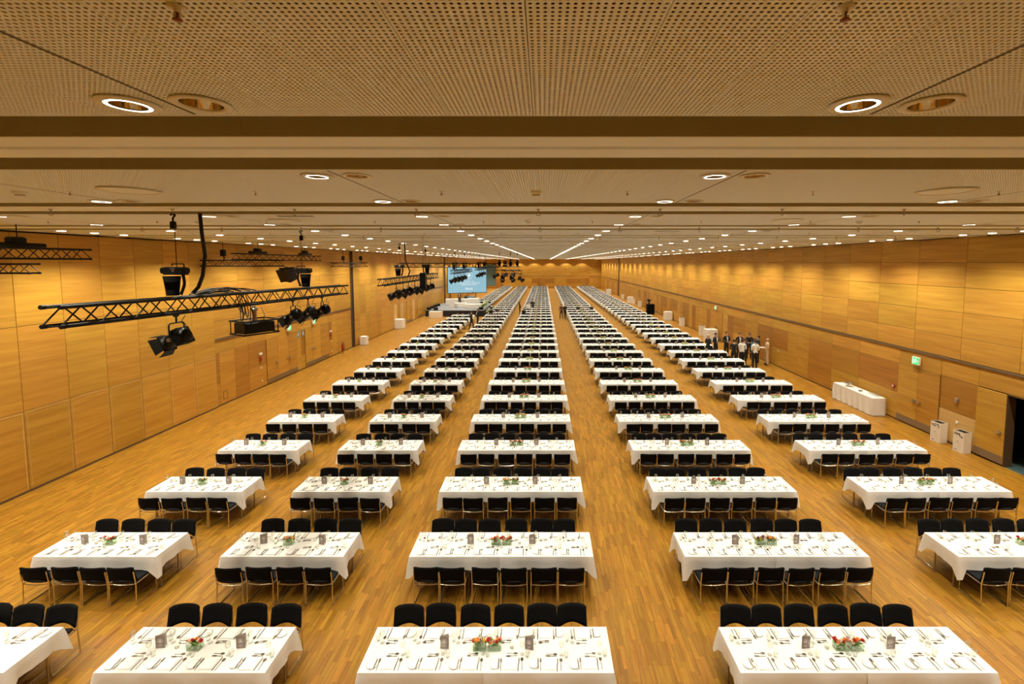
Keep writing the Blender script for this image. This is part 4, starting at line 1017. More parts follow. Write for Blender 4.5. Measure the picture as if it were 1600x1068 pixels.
# projector in its cage
zp = zt(9.47) - .15
e = thing('projector', 'black projector in a rigging cage hung below the long truss', 'projector', (TX, 9.47, zp), R(62))
MB().cbox(-.30, .30, -.22, .22, -.56, -.34, .02).build('body', 'rig_black', e)
for z in (-.31, -.58):
    MB().tube(arc([(-.36, -.27, z), (.36, -.27, z), (.36, .27, z), (-.36, .27, z), (-.36, -.27, z)], .03), .016, 8).build('cage_rail', 'rig_black', e)
for a in (-.34, .34):
    for b in (-.25, .25): MB().tube([(a, b, -.58), (a, b, -.31)], .010, 6).build('cage_post', 'rig_black', e)
MB().tube([(0, 0, -.31), (0, 0, -.02)], .045, 10).lathe([(.07, -.12), (.07, -.06)], 10, cap0=True, cap1=True).build('hanging_pole', 'rig_steel', e)
MB().tube([(.30, .08, -.45), (.34, .08, -.45)], .06, 14).build('lens', 'lens_glass', e)
MB().tube([(.24, 0, -.31), (.16, .02, -.05)], .008, 5).tube([(-.24, 0, -.31), (-.2, .02, -.02)], .006, 5).build('safety_chain', 'rig_steel', e)
# second truss of the line, densely hung
truss('second black truss with many lamps before the stage', (TX, 16.95, 5.73), (TX, 25.65, 5.76), False)
hoist('chain hoist on the near part of the second truss', TX, 19.2, 5.90); hoist('chain hoist on the far part of the second truss', TX, 23.45, 5.90, R(180))
for i, (y, dz) in enumerate(((18.7, 0), (19.6, .05), (20.4, 0), (21.4, .05), (22.4, 0), (23.2, 0), (24.4, .02))):
    lantern('black spotlight under the second truss, %s from its near end' % ordw(i), TX, y, 5.58, R(190 + 8 * (i % 3)), .36, 26 + 4 * (i % 3), 1.1)
e = thing('line_array_speaker', 'tall black loudspeaker column hanging at the second truss', 'speaker', (TX + .35, 21.6, 6.02))
MB().cbox(-.13, .13, -.17, .17, -.78, -.02, .02).build('cabinet', 'rig_black', e); MB().box(-.11, .11, -.182, -.17, -.74, -.06).build('grille', 'rig_fabric', e); MB().tube([(0, 0, -.02), (0, 0, 1.33)], .008, 6).build('chain', 'rig_black', e)
tag(MB().tube([(TX, 19.95, ZC - .004), (TX, 20.0, 6.6), (TX + .1, 20.3, 6.1), (TX, 20.4, 5.88)], .03, 8).build('cable_loom', 'rig_rubber'), 'thick black cable drop from the ceiling to the second truss', 'cable')
# third and fourth trusses before the screen, cross truss, and the dense cluster at the middle
truss('third black truss with spotlights in front of the screen', (TX, 30.2, 5.85), (TX, 38.0, 5.85), False)
truss('fourth black truss with spotlights beside the screen edge', (TX, 41.0, 5.9), (TX, 49.0, 5.9), False)
truss('thin black cross truss running towards the screen', (-9.2, 29.4, 6.30), (-2.9, 29.4, 6.30), False)
truss('short black truss crowded with lamps near the middle of the hall', (-3.5, 33.3, 6.05), (-1.7, 33.3, 6.05), False)
truss('short rear truss crowded with lamps near the middle of the hall', (-3.2, 34.6, 5.75), (-1.6, 34.6, 5.75), False)
for i, y in enumerate((31.2, 35.1)): hoist('chain hoist on the third truss, %s end' % ('near' if i == 0 else 'far'), TX, y, 6.0)
for i, y in enumerate((43.1, 47.0)): hoist('chain hoist on the fourth truss, %s end' % ('near' if i == 0 else 'far'), TX, y, 6.05)
for i, x in enumerate((-3.2, -2.4, -1.9)): hoist('chain hoist over the crowded middle truss, %s from left' % ordw(i), x, 33.3, 6.2, R(90))
for i, y in enumerate((30.9, 32.2, 33.5, 34.8)): lantern('black spotlight under the third truss, %s from its near end' % ordw(i), TX, y, 5.70, R(185 + 9 * i), .36, 28, 1.1)
for i, y in enumerate((43.0, 44.6, 46.2)): lantern('black spotlight under the fourth truss, %s from its near end' % ordw(i), TX, y, 5.75, R(185 + 9 * i), .36, 28, 1.15)
for i, (x, y, z) in enumerate(((-3.4, 33.3, 5.9), (-2.8, 33.3, 5.9), (-2.2, 33.3, 5.9), (-3.1, 34.6, 5.6), (-2.4, 34.6, 5.6), (-1.75, 34.6, 5.6))): lantern('black spotlight in the crowded middle cluster, %s of six' % ordw(i), x, y, z, R(200 + 25 * i), .38, 24, .95)
e = thing('moving_head', 'black moving head lamp with red light on the middle cluster', 'stage light', (-2.8, 33.3, 6.20)); MB().cbox(-.16, .16, -.12, .12, 0, .12, .02).build('base', 'rig_black', e); MB().lathe([(.0, .14), (.13, .14), (.15, .3), (.1, .42), (.0, .43)], 12).build('head', 'rig_black', e); MB().ball((0, -.13, .3), .04).build('red_lamp', 'red_paint', e)
# wall-side trusses
truss('black truss close under the ceiling at the upper left edge', (-11.95, 6.0, 6.69), (-11.95, 11.95, 6.69), False)
truss('short black truss reaching out from the left wall, nearest the camera', (-14.5, 12.0, 6.32), (-13.38, 12.0, 6.32), False)
truss('grey-black truss across the left wall with the hanging speaker', (-14.5, 19.4, 6.45), (-11.1, 19.4, 6.45), False)
truss('black truss close under the ceiling beyond the hanging speaker', (-12.3, 18.2, 6.72), (-12.3, 25.0, 6.70), False)
truss('black truss near the dark post on the left wall', (-14.4, 31.0, 6.33), (-12.0, 31.0, 6.33), False)
for x, y, z, l in ((-13.6, 19.4, 6.57, 'left end of the speaker truss'), (-13.6, 31.0, 6.45, 'wall end of the dark-post truss'), (-12.4, 31.0, 6.45, 'free end of the dark-post truss')):
    e = thing('truss_motor', 'small black motor and strap above the ' + l, 'hoist', (x, y, z), 0, 'small truss motors')
    MB().cbox(-.09, .09, -.08, .08, .18, .46, .02).build('motor', 'rig_black', e); MB().tube(arc([(0, 0, 0), (.05, 0, .1), (0, 0, .2)], .05), .02, 6).build('sling', 'rig_fabric', e); MB().tube([(0, 0, .46), (0, 0, ZC - z - .005)], .012, 6).build('chain', 'rig_black', e)
for x, y, z in ((-11.95, 10.4, 6.81), (-12.3, 19.7, 6.84), (-12.3, 23.6, 6.84)):
    e = thing('beam_trolley', 'low black trolley clamped on the ceiling truss %s' % ('at the upper left edge' if y < 12 else 'before the far end' if y > 22 else 'above the hanging speaker'), 'hoist', (x, y, z), R(90), 'low truss trolleys')
    MB().cbox(-.55, .55, -.08, .08, .03, .12, .02).build('bar', 'rig_black', e); MB().cbox(-.18, .12, -.11, .11, .12, .25, .03).build('motor', 'rig_black', e); MB().tube([(0, 0, .25), (0, 0, ZC - z - .005)], .010, 6).build('chain', 'rig_black', e)
e = thing('hanging_speaker', 'black wedge loudspeakers hung side by side under the left wall truss', 'speaker', (-10.98, 19.4, 6.30), R(-20))
for s in (-1, 1): MB().prism([(-.17, -.22), (.17, -.22), (.10, .22), (-.10, .22)], -.62, -.08, M=Matrix.Translation((s * .20, 0, 0)) @ Matrix.Rotation(R(18), 4, 'X') @ Matrix.Rotation(R(8 * s), 4, 'Y')).build('cabinet', 'rig_black', e)
MB().cbox(-.32, .32, -.05, .05, -.10, -.04, .01).tube([(0, 0, -.05), (0, 0, .02)], .02, 8).build('bracket', 'rig_black', e)
# ------------------------------------------------------------------ wall fittings
def exit_sign(sx, y, z, label):
    e = thing('exit_sign', label, 'exit sign', (sx * (XW - .10), y, z), 0 if sx > 0 else math.pi, 'green exit signs')
    MB().cbox(-.03, .05, -.17, .17, -.15, .15, .006).build('housing', 'white_plastic', e)
    f = MB().box(-.034, -.030, -.15, .15, -.13, .13).build('green_face', 'sign_green', e)
    m = MB(); x = -.0355
    def q(pts): m.add([(x, a, b) for a, b in pts], [tuple(range(len(pts)))])
    q([(-.02 + .022 * math.cos(k), .085 + .022 * math.sin(k)) for k in np.arange(0, 6.28, .7)]); q([(-.03, .06), (.02, .055), (.03, -.02), (-.015, -.015)]); q([(.02, -.015), (.065, -.06), (.055, -.1), (.04, -.1), (.045, -.062), (.0, -.02)]); q([(-.015, -.015), (.01, -.02), (-.03, -.07), (-.075, -.08), (-.075, -.065), (-.038, -.055)])
    q([(.02, .05), (.065, .02), (.06, .01), (.02, .03)]); q([(-.03, .05), (-.075, .01), (-.068, .0), (-.028, .03)]); q([(.09, -.1), (.125, -.1), (.125, .1), (.09, .1)]); q([(-.14, 0), (-.1, .03), (-.1, -.03)])
    m.build('running_figure', 'sign_white', f)
    MB().box(.05, .10, -.02, .02, -.02, .02).build('wall_bracket', 'rig_steel', e)
exit_sign(1, 17.51, 2.66, 'green exit sign above the double door near the buffet'); exit_sign(1, 38.21, 2.68, 'green exit sign on the long wall above the standing group')
exit_sign(-1, 25.8, 2.75, 'nearer green exit sign on the left wall'); exit_sign(-1, 28.64, 2.77, 'farther green exit sign on the left wall')
for y, g, l in ((26.87, 0, 'nearer'), (27.44, 1, 'farther')):
    e = thing('washroom_sign', l + ' grey washroom pictogram sign between the left double doors', 'sign', (-XW + .004, y, 2.2), math.pi, 'washroom signs'); MB().box(-.01, 0, -.15, .15, -.19, .19).build('plate', 'sign_grey', e)
    m = MB(); x = -.012
    m.add([(x, .035 * math.cos(k), .10 + .035 * math.sin(k)) for k in np.arange(0, 6.28, .6)], [tuple(range(11))]); m.add([(x, -.05, .05), (x, .05, .05), (x, .07 if g else .04, -.06), (x, .02, -.06), (x, .02, -.14), (x, -.02, -.14), (x, -.02, -.06), (x, -.07 if g else -.04, -.06)], [tuple(range(8))]); m.build('pictogram', 'print_white', e)
def wallbox(name, sx, y, z, w, h, d, mat, label, cat, extra=None):
    e = thing(name, label, cat, (sx * (XW - .003), y, z), 0 if sx > 0 else math.pi); MB().cbox(-d, 0, -w / 2, w / 2, -h / 2, h / 2, .006).build('case', mat, e)
    if extra: MB().box(-d - .004, -d, -w * .3, w * .3, -h * .3, h * .3).build('cover', extra, e)
    return e
wallbox('fire_alarm', 1, 18.66, 1.36, .13, .13, .05, 'red_paint', 'red fire alarm call point beside the buffet', 'fire alarm', 'print_white')
wallbox('fire_alarm', -1, 23.21, 1.52, .15, .2, .05, 'red_paint', 'red fire alarm box nearest on the left wall', 'fire alarm', 'red_dark')
wallbox('fire_alarm', -1, 31.0, 1.52, .15, .2, .05, 'red_paint', 'red fire alarm box near the extinguisher', 'fire alarm', 'red_dark')
wallbox('alarm_sounder', -1, 23.21, 1.78, .2, .1, .06, 'white_plastic', 'white alarm sounder above the nearest left fire alarm', 'alarm'); wallbox('alarm_sounder', -1, 31.0, 1.78, .2, .1, .06, 'white_plastic', 'white alarm sounder above the farther left fire alarm', 'alarm')
for sx, y, z, l in ((-1, 23.24, 1.05, 'light switch below the nearest left fire alarm'), (-1, 23.27, .36, 'wall socket low below the nearest left fire alarm'), (-1, 31.07, 1.07, 'light switch below the farther left fire alarm'), (-1, 31.09, .38, 'wall socket low near the fire extinguisher'), (1, 15.72, .84, 'switch on the pale panel above the bins'), (1, 15.55, .25, 'wall socket behind the bins'), (1, 28.0, 1.0, 'light switch beside the woman in beige'), (-1, 62.0, 1.2, 'small switch plate beyond the stage corner'), (-1, 50.5, 3.5, 'small white sensor high on the left wall')):
    wallbox('wall_switch', sx, y, z, .09, .09, .02, 'white_plastic', 'small white ' + l, 'switch', 'china_white')
e = wallbox('key_box', 1, 15.78, 1.62, .12, .16, .04, 'door_steel', 'small steel key switch on the dark panel above the bins', 'switch', 'rig_steel')
e = thing('access_hatch', 'small square access hatch low on the left wall', 'hatch', (-XW + .001, 20.56, .42), math.pi)
m = MB(); m.box(-.008, 0, -.12, .12, .16, .18); m.box(-.008, 0, -.12, .12, -.18, -.16); m.box(-.008, 0, -.14, -.12, -.18, .18); m.box(-.008, 0, .12, .14, -.18, .18); m.build('hatch_frame', 'base_dark', e); MB().box(-.004, 0, -.12, .12, -.16, .16).build('hatch_plate', 'maple', e)
e = thing('fire_extinguisher', 'red fire extinguisher on a stand by the left wall', 'extinguisher', (-14.35, 32.2, 0))
MB().lathe([(.0, .14), (.085, .14), (.09, .17), (.09, .62), (.07, .70), (.03, .73), (.03, .76)], 14).build('cylinder', 'red_paint', e); MB().box(-.015, .015, -.09, .05, .76, .79).tube([(0, -.03, .77), (0, -.03, .82)], .02, 8).build('valve_lever', 'rig_black', e)
MB().tube(arc([(0, .03, .77), (.13, .05, .7), (.13, .05, .3), (.1, .04, .25)], .06), .012, 6).build('hose', 'rig_rubber', e); m = MB(); m.tube([(-.12, 0, 0), (.12, 0, 0)], .012, 6); m.tube([(0, -.12, .012), (0, .12, .012)], .012, 6); m.tube([(0, 0, 0), (0, 0, .15)], .015, 6); m.build('stand', 'red_dark', e)
# ------------------------------------------------------------------ buffet, bins, side tables
def draped(name, label, cat, x0, x1, y0, y1, h, seed=0, pleat=.02, swag=True):
    e = thing(name, label, cat, ((x0 + x1) / 2, (y0 + y1) / 2, 0)); hx, hy = (x1 - x0) / 2, (y1 - y0) / 2; rr = random.Random(seed)
    MB().cbox(-hx + .02, hx - .02, -hy + .02, hy - .02, h - .03, h - .004, .003).build('tabletop', 'table_wood', e)
    for sx in (-1, 1):
        for sy in (-1, 1): MB().tube([(sx * (hx - .08), sy * (hy - .08), 0), (sx * (hx - .08), sy * (hy - .08), h - .03)], .014, 6).build('leg', 'table_metal', e)
    pts = []; n = 26; m_ = 8
    for i in range(n): pts.append((-hx + 2 * hx * i / n, -hy, 0, -1)) if False else None
    per = [((-hx, -hy), (hx, -hy), (0, -1), max(6, int(hx * 24))), ((hx, -hy), (hx, hy), (1, 0), max(6, int(hy * 24))), ((hx, hy), (-hx, hy), (0, 1), max(6, int(hx * 24))), ((-hx, hy), (-hx, -hy), (-1, 0), max(6, int(hy * 24)))]
    for a, b, nm, k in per:
        for i in range(k): t = i / k; pts.append((a[0] + (b[0] - a[0]) * t, a[1] + (b[1] - a[1]) * t, *nm))
    N = len(pts); vs = []; lev = 7
    for l in range(lev + 1):
        t = l / lev
        for i, (x, y, a, b) in enumerate(pts):
            s = x * 1.3 + y; w = pleat * t * (.6 * math.sin(17 * s + seed + (3 * t if swag else 0)) + .4 * math.sin(37 * s + 1.3 * seed + (4 * t if swag else 0)))
            o_ = .004 + .02 * t + w * .5; vs.append((x + a * o_, y + b * o_, h - (h - .02) * t))
    m = MB(); m.add(vs, [(l * N + i, (l + 1) * N + i, (l + 1) * N + (i + 1) % N, l * N + (i + 1) % N) for l in range(lev) for i in range(N)], 0, True); m.add(vs[:N], [tuple(range(N))])
    m.build('drape', 'skirt_white', e); return e
draped('buffet_table', 'long buffet table in a floor-length pleated white cloth by the right wall', 'table', 13.90, 14.46, 18.85, 21.45, .76, 3, .11)
e = thing('drinks_cooler', 'steel bowl on a stand at the far end of the buffet', 'bowl', (14.15, 20.75, .765)); MB().lathe([(.10, 0), (.09, .01), (.015, .03), (.015, .09), (.05, .10), (.15, .14), (.19, .20), (.185, .20), (.14, .145), (.0, .12)], 20).build('bowl', 'chrome', e)
MB().box(-.22, .22, -.012, .012, .17, .185).build('handle_bar', 'rig_black', e)
rb = random.Random(8); bg = tumbler_mb(10).mesh('buffet_glass', 'glass_clear')
for i in range(14):
    tag(ob('buffet_glass', bg, None, (14.33 - .10 * (i % 2), 19.0 + .09 * (i // 2), .764)), 'clear glass in the near cluster on the buffet, %s' % ordw(i), 'glass', 'glasses on the buffet')
for i in range(10):
    tag(ob('buffet_glass', bg, None, (14.36 - .09 * (i % 2), 21.0 + .08 * (i // 2), .764)), 'clear glass beside the steel bowl on the buffet, %s' % ordw(i), 'glass', 'glasses on the buffet')
pl = plate_mb(20).mesh('plate_stack', 'china_white')
for i in range(6): tag(ob('buffet_plate', pl, None, (14.12 + .0 * i, 19.9, .765 + .013 * i)), 'white plate in the stack at the middle of the buffet, %s from bottom' % ordw(i), 'plate', 'stacked buffet plates')
def bin_(label, x, y, rz, w=.30, d=.36, h=.72, prnt=True):
    e = thing('waste_bin', label, 'bin', (x, y, 0), rz, 'white cardboard bins'); t = .008; m = MB()
    m.box(-w/2, w/2, -d/2, -d/2 + t, 0, h); m.box(-w/2, w/2, d/2 - t, d/2, 0, h); m.box(-w/2, -w/2 + t, -d/2 + t, d/2 - t, 0, h); m.box(w/2 - t, w/2, -d/2 + t, d/2 - t, 0, h); m.box(-w/2 + t, w/2 - t, -d/2 + t, d/2 - t, 0, .02); m.build('carton', 'white_card', e)
    MB().box(-w/2 + t + .002, w/2 - t - .002, -d/2 + t + .002, d/2 - t - .002, h - .05, h - .02).build('bin_liner', 'rig_black', e)
    if prnt:
        m = MB(); rr = random.Random(int(x * 100 + y * 10))
        for k in range(26):
            yy = -d/2 + .03 + rr.random() * (d - .08); zz = h - .06 - rr.random() * .16 * (1 - .5 * (yy + d/2) / d); m.box(-w/2 - .002, -w/2, yy, yy + .02 + .02 * rr.random(), zz, zz + .012 + .012 * rr.random())
        for k in range(3): m.box(-w/2 - .002, -w/2, -.02 + .03 * k, .0 + .03 * k, h * .52 - .02 * k, h * .54 - .02 * k)
        m.box(-w/2 - .002, -w/2, .03, .12, .06, .075); m.build('printed_pattern', 'hall_black', e); m = MB()
        for k in range(4): m.box(-w/2 - .002, -w/2, -.10, .08 - .03 * k, h * .42 - .05 * k, h * .43 - .05 * k)
        m.build('printed_lines', 'card_pale', e)
bin_('white printed cardboard bin standing nearer the double door', 14.36, 16.12, R(8)); bin_('white printed cardboard bin standing nearer the open doorway', 14.38, 15.22, R(6))
for x, y, l in ((14.25, 46.5, 'white bin on the right between the people and the first side table'), (14.15, 71.2, 'white bin beside the far side table'), (14.25, 67.0, 'white bin beyond the black loudspeaker'), (14.1, 80.6, 'white bin near the dark post on the right'), (14.2, 40.4, 'white bin behind the standing group, by the wall')): bin_(l, x, y, 0, .45, .45, .85, False)
for x, y, l, w in ((14.1, 51.2, 'white draped side table with glasses before the black loudspeaker', .8), (14.0, 73.0, 'white draped side table well beyond the black loudspeaker', .9), (13.5, 94.0, 'white draped side table beyond the dark post', 1.0), (13.95, 37.6, 'white draped side table behind the standing group', .9)):
    draped('side_table', l, 'table', x - w / 2, min(x + w / 2, 14.55), y - .4, y + .4, .95, int(y), .02)
    tag(ob('serving_bowl', MB().lathe([(.08, 0), (.14, .08), (.15, .12), (.145, .12), (.07, .01), (0, .01)], 14).mesh('serving_bowl', 'chrome'), None, (x, y, .957)), 'steel bowl on the ' + l[:l.find(' with')] .replace('white draped ', '') if ' with' in l else 'steel bowl on the ' + l.replace('white draped ', ''), 'bowl', 'bowls on the side tables')
for x, y, l in ((-14.2, 35.7, 'white draped stand beside the dark post on the left wall'), (-14.2, 44.7, 'white draped stand with glasses by the pale left doors')):
    w = .24 if y < 40 else .42; draped('pedestal', l, 'table', x - w, x + min(w, .4), y - w, y + w, .66 if y < 40 else .9, int(y), .01, False)
e = thing('floor_speaker', 'tall black loudspeaker cabinet standing by the right tables', 'speaker', (13.45, 57.0, 0)); MB().cbox(-.48, .48, -.35, .35, 0, 1.3, .02).build('cabinet', 'rig_black', e); MB().box(-.43, .43, -.365, -.35, .08, 1.22).build('grille', 'rig_fabric', e)
e = thing('potted_plant', 'dark leafy plant on top of the black loudspeaker', 'plant', (13.3, 57.0, 1.30)); MB().lathe([(.0, 0), (.10, 0), (.13, .2), (.12, .2), (.0, .17)], 12).build('pot', 'rig_black', e)
for k in range(9): a = k * .7; MB().merge(leafm, Matrix.Translation((0, 0, .18)) @ Matrix.Rotation(a, 4, 'Z') @ Matrix.Rotation(R(35 + 6 * (k % 4)), 4, 'X') @ Matrix.Scale(6 + (k % 3), 4)).build('leaf', 'hair_dark', e)
# ------------------------------------------------------------------ stage and screen
e = thing('stage', 'low grey stage with black skirt in the left far corner', 'stage', (-10.7, 59.3, 0)); SX, SY, SZ = 3.5, 4.9, .76
MB().box(-SX, SX, -SY, SY, SZ - .06, SZ).build('deck', 'stage_top', e); MB().box(-SX + .02, SX - .02, -SY + .02, -SY + .04, 0, SZ - .06).box(SX - .04, SX - .02, -SY + .04, SY - .04, 0, SZ - .06).box(-SX + .02, -SX + .04, -SY + .04, SY - .04, 0, SZ - .06).box(-SX + .02, SX - .02, SY - .04, SY - .02, 0, SZ - .06).build('skirt', 'stage_skirt', e)
for k in range(2): MB().box(SX + .02 + .3 * k, SX + .3 + .3 * k, -2.2, 0.2, 0, SZ - .19 * (k + 1)).build('step', 'stage_top', e)
e = thing('plinth_box', 'pale box standing in front of the black stage skirt', 'plinth', (-12.68, 53.4, 0)); MB().cbox(-.76, .76, -.3, .3, 0, .74, .01).build('body', 'white_card', e); MB().merge(leafm, Matrix.Translation((0, 0, .74)) @ Matrix.Scale(2, 4)).merge(leafm, Matrix.Translation((.1, 0, .74)) @ Matrix.Rotation(1, 4, 'X') @ Matrix.Scale(2, 4)).build('greenery', 'leaf_green', e)
def stage_desk(label, x, y, w, d, h): draped('stage_desk', label, 'table', x - w / 2, x + w / 2, y - d / 2, y + d / 2, h, int(x * 7) % 11, .012, False).location.z = SZ
stage_desk('long white desk across the back of the stage', -11.4, 61.6, 3.6, .9, .8); stage_desk('white desk block at the right of the stage', -9.3, 60.3, 1.5, .9, 1.0); stage_desk('white desk at the front right of the stage', -8.8, 57.2, 2.2, .8, .5); stage_desk('narrow white desk at the left middle of the stage', -10.9, 58.3, 2.0, .5, .55)
e = thing('lectern', 'white lectern in the middle of the stage', 'lectern', (-11.6, 57.6, SZ)); MB().prism([(-.3, -.25), (.3, -.25), (.25, .25), (-.25, .25)], 0, 1.05).build('body', 'skirt_white', e); MB().box(-.33, .33, -.3, .22, 1.05, 1.09, M=Matrix.Rotation(R(-8), 4, 'X')).build('reading_top', 'white_plastic', e)
e = thing('grand_piano', 'black grand piano behind the stage desks', 'piano', (-10.2, 63.2, SZ)); MB().prism([(-.75, -.8), (.75, -.8), (.75, .1), (.35, .6), (-.1, .9), (-.6, .95), (-.75, .7)], .65, .98).build('case', 'black_gloss', e); MB().prism([(-.75, -.3), (.75, -.3), (.75, .1), (.35, .6), (-.1, .9), (-.6, .95), (-.75, .7)], 0, .03, M=Matrix.Translation((-.75, 0, .99)) @ Matrix.Rotation(R(-28), 4, 'Y') @ Matrix.Translation((.75, 0, 0))).build('lid', 'black_gloss', e)
for x, y in ((-.6, -.6), (.6, -.6), (-.3, .7)): MB().tube([(x, y, 0), (x, y, .66)], [.04, .06], 8).build('leg', 'black_gloss', e)
MB().box(-.62, .62, -.98, -.78, .70, .76).build('keyboard', 'china_white', e)
for i, (x, y) in enumerate(((-13.9, 55.0), (-13.9, 56.6), (-13.9, 58.2), (-13.9, 59.8), (-13.0, 54.7), (-7.6, 55.2))):
    tag(MB().prism([(-.25, -.2), (.25, -.2), (.25, .2), (-.25, .2)], 0, .04).prism([(-.25, -.2), (.25, -.2), (.25, .12), (-.25, .12)], .04, .30, M=Matrix.Rotation(R(10), 4, 'X')).build('monitor_wedge', 'rig_black', None, (x, y, SZ + .015), R(20)), 'small black monitor wedge on the stage edge, %s from the near left' % ordw(i), 'speaker', 'stage monitor wedges')
for i, (x, y, z) in enumerate(((-7.5, 56.2, SZ + .002), (-7.5, 58.4, SZ + .002), (-7.6, 60.2, SZ + .002), (-6.8, 55.6, .0), (-6.8, 60.6, .0))):
    e = thing('flower_display', 'green and white flower display by the stage steps, %s from front' % ordw(i), 'flowers', (x, y, z)); MB().lathe([(.0, 0), (.16, 0), (.2, .25), (.19, .25), (.0, .2)], 12).build('pot', 'skirt_white', e)
    rr = random.Random(i); fo = MB()
    for k in range(26): a = rr.random() * 6.28; fo.merge(leafm, Matrix.Translation((.1 * math.cos(a), .1 * math.sin(a), .2)) @ Matrix.Rotation(a, 4, 'Z') @ Matrix.Rotation(rr.uniform(-.9, .3), 4, 'X') @ Matrix.Scale(4 + 3 * rr.random(), 4))
    fo.build('foliage', 'leaf_green', e)
    for k in range(6): a = rr.random() * 6.28; MB().ball((.22 * math.cos(a), .22 * math.sin(a), .45 + .25 * rr.random()), .07, n=8, m=5).build('bloom', 'bloom_cream', e)
# projection screen, turned towards the hall; a grey side screen behind it
e = thing('projection_screen', 'large pale blue projection screen with white emblem above the stage', 'screen', (-11.45, 68.6, 1.95), R(24))
W2, HH = 2.95, 3.78
MB().cbox(-W2 - .08, W2 + .08, 0, .12, -.08, HH + .08, .01).build('frame', 'screen_border', e); scr = MB().box(-W2, W2, -.012, 0, 0, HH).build('picture', 'screen_blue', e)
m = MB(); NN = 40
for a0, r0, r1 in ((0, .50, .47), (0, .22, .19)):
    for k in range(NN): a, b = 2 * math.pi * k / NN, 2 * math.pi * (k + 1) / NN; m.add([(r0 * math.cos(a), 0, r0 * math.sin(a)), (r0 * math.cos(b), 0, r0 * math.sin(b)), (r1 * math.cos(b), 0, r1 * math.sin(b)), (r1 * math.cos(a), 0, r1 * math.sin(a))], [(0, 1, 2, 3)])
m.add([(-.2, 0, -.04), (.2, 0, -.04), (.12, 0, -.2), (-.14, 0, -.2)], [(0, 1, 2, 3)]); m.add([(-.14, 0, 0), (0, 0, 0), (-.02, 0, .26), (-.12, 0, .22)], [(0, 1, 2, 3)]); m.add([(.03, 0, 0), (.16, 0, 0), (.14, 0, .2), (.04, 0, .24)], [(0, 1, 2, 3)])
m.build('emblem', 'screen_white', scr, (.25, -.016, 2.62))
def text(s, size, loc, parent, mat, rot=(R(90), 0, 0)):
    c = bpy.data.curves.new('lettering', 'FONT'); c.body = s; c.size = size; c.align_x = 'CENTER'; c.extrude = .002; c.materials.append(MATS[mat])
    t_o = bpy.data.objects.new('lettering', c); COL.objects.link(t_o); bpy.context.view_layer.update()
    me = bpy.data.meshes.new_from_object(t_o.evaluated_get(bpy.context.evaluated_depsgraph_get())); bpy.data.objects.remove(t_o); me.materials.clear(); me.materials.append(MATS[mat])
    return ob('lettering', me, parent, loc, rot)
for s, z, q in (('VIENNA', 2.0, .14), ('WILLEM C. VIS', 1.62, .24), ('INTERNATIONAL COMMERCIAL', 1.36, .24), ('ARBITRATION MOOT', 1.10, .24), ('FINAL', .42, .46)): text(s, q, (.25, -.018, z), scr, 'screen_white')
e = thing('side_screen', 'dark grey screen panel hanging behind the projection screen', 'screen', (-8.75, 75.5, 2.6), R(8)); MB().cbox(-.9, .9, 0, .08, 0, 3.6, .01).build('panel', 'sign_grey', e)
for z in (0., 3.55): MB().box(-.92, .92, -.02, 0, z, z + .05).build('edge_bar', 'screen_border', e)
MB().tube([(-.8, .04, 3.58), (-.8, .04, 4.74)], .02, 8).tube([(.8, .04, 3.58), (.8, .04, 4.74)], .02, 8).build('hanger', 'rig_black', e)
for nm, q in (('screen_support', ((-13.9, 67.4), (-10.35, 69.0))),):
    for i, (x, y) in enumerate(q): tag(MB().tube([(x, y + .42, 0), (x, y + .42, 2.4)], .05, 8).cbox(x - .3, x + .3, y + .1, y + .74, 0, .04, .01).build(nm, 'rig_black'), 'black upright foot under the %s of the projection screen' % ('left' if i == 0 else 'right'), 'stand', 'screen supports')
